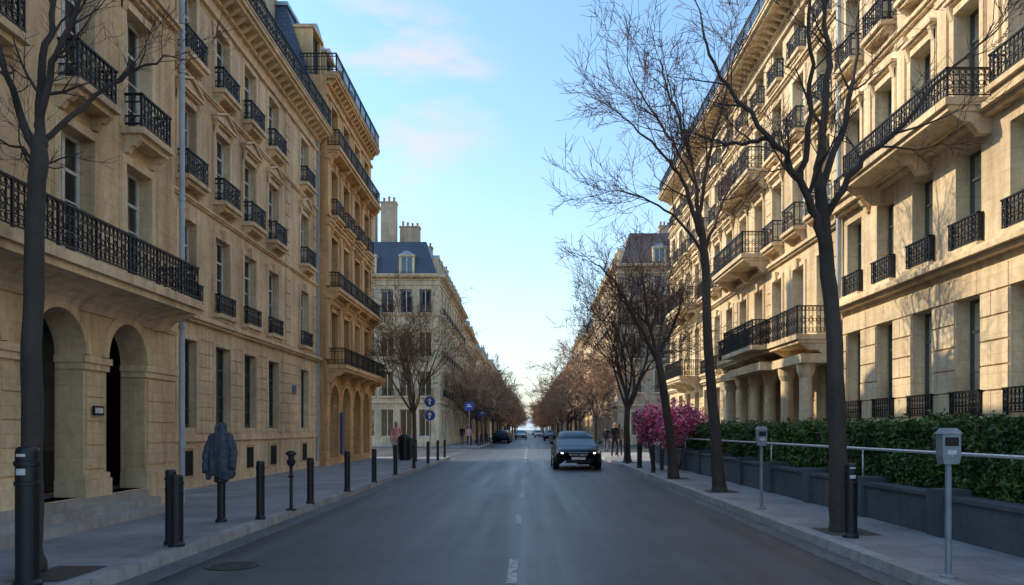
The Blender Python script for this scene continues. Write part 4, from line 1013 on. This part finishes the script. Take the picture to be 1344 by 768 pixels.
# ------------------------------------------------------------ people
skin=simple('skin',(.45,.27,.2),.6,bump=0); facem=simple('face_detail',(.12,.05,.045),.6,bump=0)
def person(loc,rot,top,bottom,hair,h=1.72,stride=.22):
    e=empty('pedestrian',loc); e.rotation_euler=(0,0,rot); s=h/1.75; e.scale=(s,s,s)
    V=[(0,0,.95),(0,0,1.12),(0,.0,1.32),(0,0,1.46),(0,-.01,1.53)]; E=[(0,1),(1,2),(2,3),(3,4)]; Rd=[.15,.135,.165,.09,.055]
    def add(p,r_,par): V.append(p); Rd.append(r_); E.append((par,len(V)-1)); return len(V)-1
    for sg in (-1,1):
        f=stride*sg
        a=add((sg*.095,0,.88),.105,0); k=add((sg*.1,-f*.45-.02,.49),.062,a); an=add((sg*.1,-f+.03,.09),.045,k); add((sg*.11,-f-.12,.04),.038,an)
        sh=add((sg*.18,0,1.41),.062,3); el=add((sg*.235,f*.3+.02,1.13),.047,sh); wr=add((sg*.24,f*.75-.03,.89),.03,el); add((sg*.24,f*.85-.05,.82),.03,wr)
    me=bpy.data.meshes.new('body'); me.from_pydata(V,E,[]); o=bpy.data.objects.new('body',me); COL.objects.link(o)
    md=o.modifiers.new('s','SKIN'); sv=me.skin_vertices[0].data
    for i,r_ in enumerate(Rd): sv[i].radius=(r_*(1.15 if i in(1,2,0) else 1),r_*(.8 if i in (0,1,2) else 1))
    sv[0].use_root=True
    o.modifiers.new('d','SUBSURF').levels=2
    dg=bpy.context.evaluated_depsgraph_get(); me2=bpy.data.meshes.new_from_object(o.evaluated_get(dg)); bpy.data.objects.remove(o)
    me2.materials.clear()
    for m in (top,bottom,skin,blk): me2.materials.append(m)
    for p in me2.polygons:
        c=p.center; p.use_smooth=True
        arm=abs(c.x)>.17
        if c.z<.1: p.material_index=3
        elif arm and c.z<.9 and c.z>.7: p.material_index=2
        elif c.z>1.47: p.material_index=2
        elif c.z<.86 and not arm: p.material_index=1
        else: p.material_index=0
    o=bpy.data.objects.new('body',me2); COL.objects.link(o); o.parent=e
    hm=MB(); hr=MB()
    def ell(mb,c,r3,n=14,m=10):
        bs=len(mb.v)
        for i in range(m+1):
            ph=-math.pi/2+math.pi*i/m
            for k in range(n):
                t=2*math.pi*k/n; mb.v.append((c[0]+r3[0]*math.cos(ph)*math.cos(t),c[1]+r3[1]*math.cos(ph)*math.sin(t),c[2]+r3[2]*math.sin(ph)))
        for i in range(m):
            for k in range(n): mb.f.append((bs+i*n+k,bs+i*n+(k+1)%n,bs+(i+1)*n+(k+1)%n,bs+(i+1)*n+k))
    ell(hm,(0,-.01,1.635),(.075,.095,.115)); ell(hm,(0,-.108,1.625),(.013,.02,.022),8,6)
    for sg in (-1,1): ell(hm,(sg*.077,0,1.63),(.012,.02,.03),8,6)
    for sg in (-1,1):
        f=stride*sg; w=Vector((sg*.24,f*.85-.05,.82))
        for k in range(4): hm.tube([w+Vector((0,-.02+.016*k,0)),w+Vector((-sg*.005,-.024+.017*k,-.045)),w+Vector((-sg*.015,-.026+.017*k,-.08+.006*abs(k-1.5)))],[.009,.009,.006],6)
        hm.tube([w+Vector((0,-.02,.02)),w+Vector((-sg*.01,-.045,-.01)),w+Vector((-sg*.012,-.05,-.035))],[.011,.01,.007],6)
    mkobj('head_and_hands',hm,skin,e,smooth=True)
    ell(hr,(0,.015,1.665),(.085,.095,.1)); ell(hr,(0,.06,1.58),(.07,.04,.09)); mkobj('hair',hr,hair,e,smooth=True)
    ey=MB()
    for sg in (-1,1): ell(ey,(sg*.028,-.098,1.64),(.011,.006,.006),8,6)
    ell(ey,(0,-.1,1.585),(.02,.006,.005),8,6); mkobj('eyes_and_mouth',ey,facem,e)
hair1=simple('hair_brown',(.05,.03,.02),.7,bump=0); hair2=simple('hair_fair',(.3,.2,.1),.7,bump=0)
pink=simple('pink_cloth',(.75,.33,.33),.9); navy=simple('navy_cloth',(.02,.022,.035),.9); grey=simple('grey_cloth',(.12,.12,.13),.9); cream=simple('cream_cloth',(.6,.5,.44),.9)
person((-6.2,35.6,SW),.2,pink,cream,hair2,1.74,.12)
person((4.35,38.5,SW),.1,navy,navy,hair1,1.76); person((4.75,40.2,SW),3.3,grey,navy,hair1,1.7,.18); person((5.3,52,.008),2.9,navy,grey,hair1,1.75)
person((-5.2,66,SW),3.1,pink,navy,hair1,1.7); person((-6.2,71,SW),0,navy,grey,hair1,1.75)

# ------------------------------------------------------------ distant hill
mb=MB(); n=60
for i in range(n+1):
    x=-1600+3200*i/n; h=38+22*mnoise.noise(Vector((i*.13,0,0)))+6*mnoise.noise(Vector((i*.6,3,0)))
    mb.v.append((x,2200,-1)); mb.v.append((x,2350,h)); mb.v.append((x,2700,-1))
for i in range(n):
    for k in (0,1): a=i*3+k; mb.f.append((a,a+3,a+4,a+1))
mkobj('hill',mb,simple('hazy_hillside',(.52,.56,.60),1,scale=.01,bump=0))  # distance haze is put into the pale blue-grey colour

# ------------------------------------------------------------ light
EL=37; ROT=284
w=bpy.data.worlds.new('World'); scene.world=w; w.use_nodes=True; nt=w.node_tree
bg=nt.nodes['Background']; sky=nt.nodes.new('ShaderNodeTexSky'); sky.sky_type='NISHITA'; sky.sun_disc=False
sky.sun_elevation=math.radians(EL); sky.sun_rotation=math.radians(ROT); sky.air_density=1.0; sky.dust_density=.8; sky.ozone_density=1.4
tc=nt.nodes.new('ShaderNodeTexCoord'); gen=tc.outputs['Generated']
sep=nt.nodes.new('ShaderNodeSeparateXYZ'); nt.links.new(gen,sep.inputs[0])
def mth(op,a,b=None,clamp=False):
    m=nt.nodes.new('ShaderNodeMath'); m.operation=op; m.use_clamp=clamp
    for i,v in enumerate((a,b)):
        if v is None: continue
        if isinstance(v,(int,float)): m.inputs[i].default_value=v
        else: nt.links.new(v,m.inputs[i])
    return m.outputs[0]
zz=mth('MAXIMUM',sep.outputs[2],0.0); hz=mth('POWER',mth('SUBTRACT',1.0,zz,True),5.5); hz=mth('MULTIPLY',hz,.9)
tinted=mix(nt,1.0,sky.outputs[0],(1.75,2.15,2.2),'MULTIPLY')
hazed=mix(nt,hz,tinted,(6.3,5.7,4.7))
mp=nt.nodes.new('ShaderNodeMapping'); mp.inputs['Scale'].default_value=(1.6,1.6,5); nt.links.new(gen,mp.inputs[0])
cn=noisen(nt,mp.outputs[0],3.6,4,.6); cr=ramp(nt,cn.outputs['Fac'],[(.46,0.0),(.68,.85)])
dt=nt.nodes.new('ShaderNodeVectorMath'); dt.operation='DOT_PRODUCT'; nt.links.new(gen,dt.inputs[0]); dt.inputs[1].default_value=tuple(Vector((-.18,1,.44)).normalized())
mk=ramp(nt,dt.outputs['Value'],[(.988,0.0),(.998,1.0)])
cm=mix(nt,mth('MULTIPLY',cr.outputs[0],mk.outputs[0]),hazed,(6.2,5.6,5.1)); nt.links.new(cm,bg.inputs['Color']); bg.inputs['Strength'].default_value=.15
sd=Vector((math.sin(math.radians(ROT))*math.cos(math.radians(EL)),math.cos(math.radians(ROT))*math.cos(math.radians(EL)),math.sin(math.radians(EL))))
sl=bpy.data.lights.new('sun','SUN'); sl.energy=5.0; sl.angle=math.radians(.5); sl.color=(1,.82,.56)
so=bpy.data.objects.new('sun',sl); COL.objects.link(so); so.rotation_euler=(-sd).to_track_quat('-Z','Y').to_euler(); so.location=(-20,10,30)
scene.view_settings.view_transform='Standard'; scene.view_settings.look='None'; scene.view_settings.exposure=0

cam=bpy.data.cameras.new('camera'); co=bpy.data.objects.new('camera',cam); COL.objects.link(co)
co.location=(0,0,1.5); co.rotation_euler=(math.radians(90),0,0); cam.lens=36*1000/1344; cam.sensor_width=36
cam.shift_x=-22/1344; cam.shift_y=180/1344; cam.clip_end=6000; cam.clip_start=.05
scene.camera=co
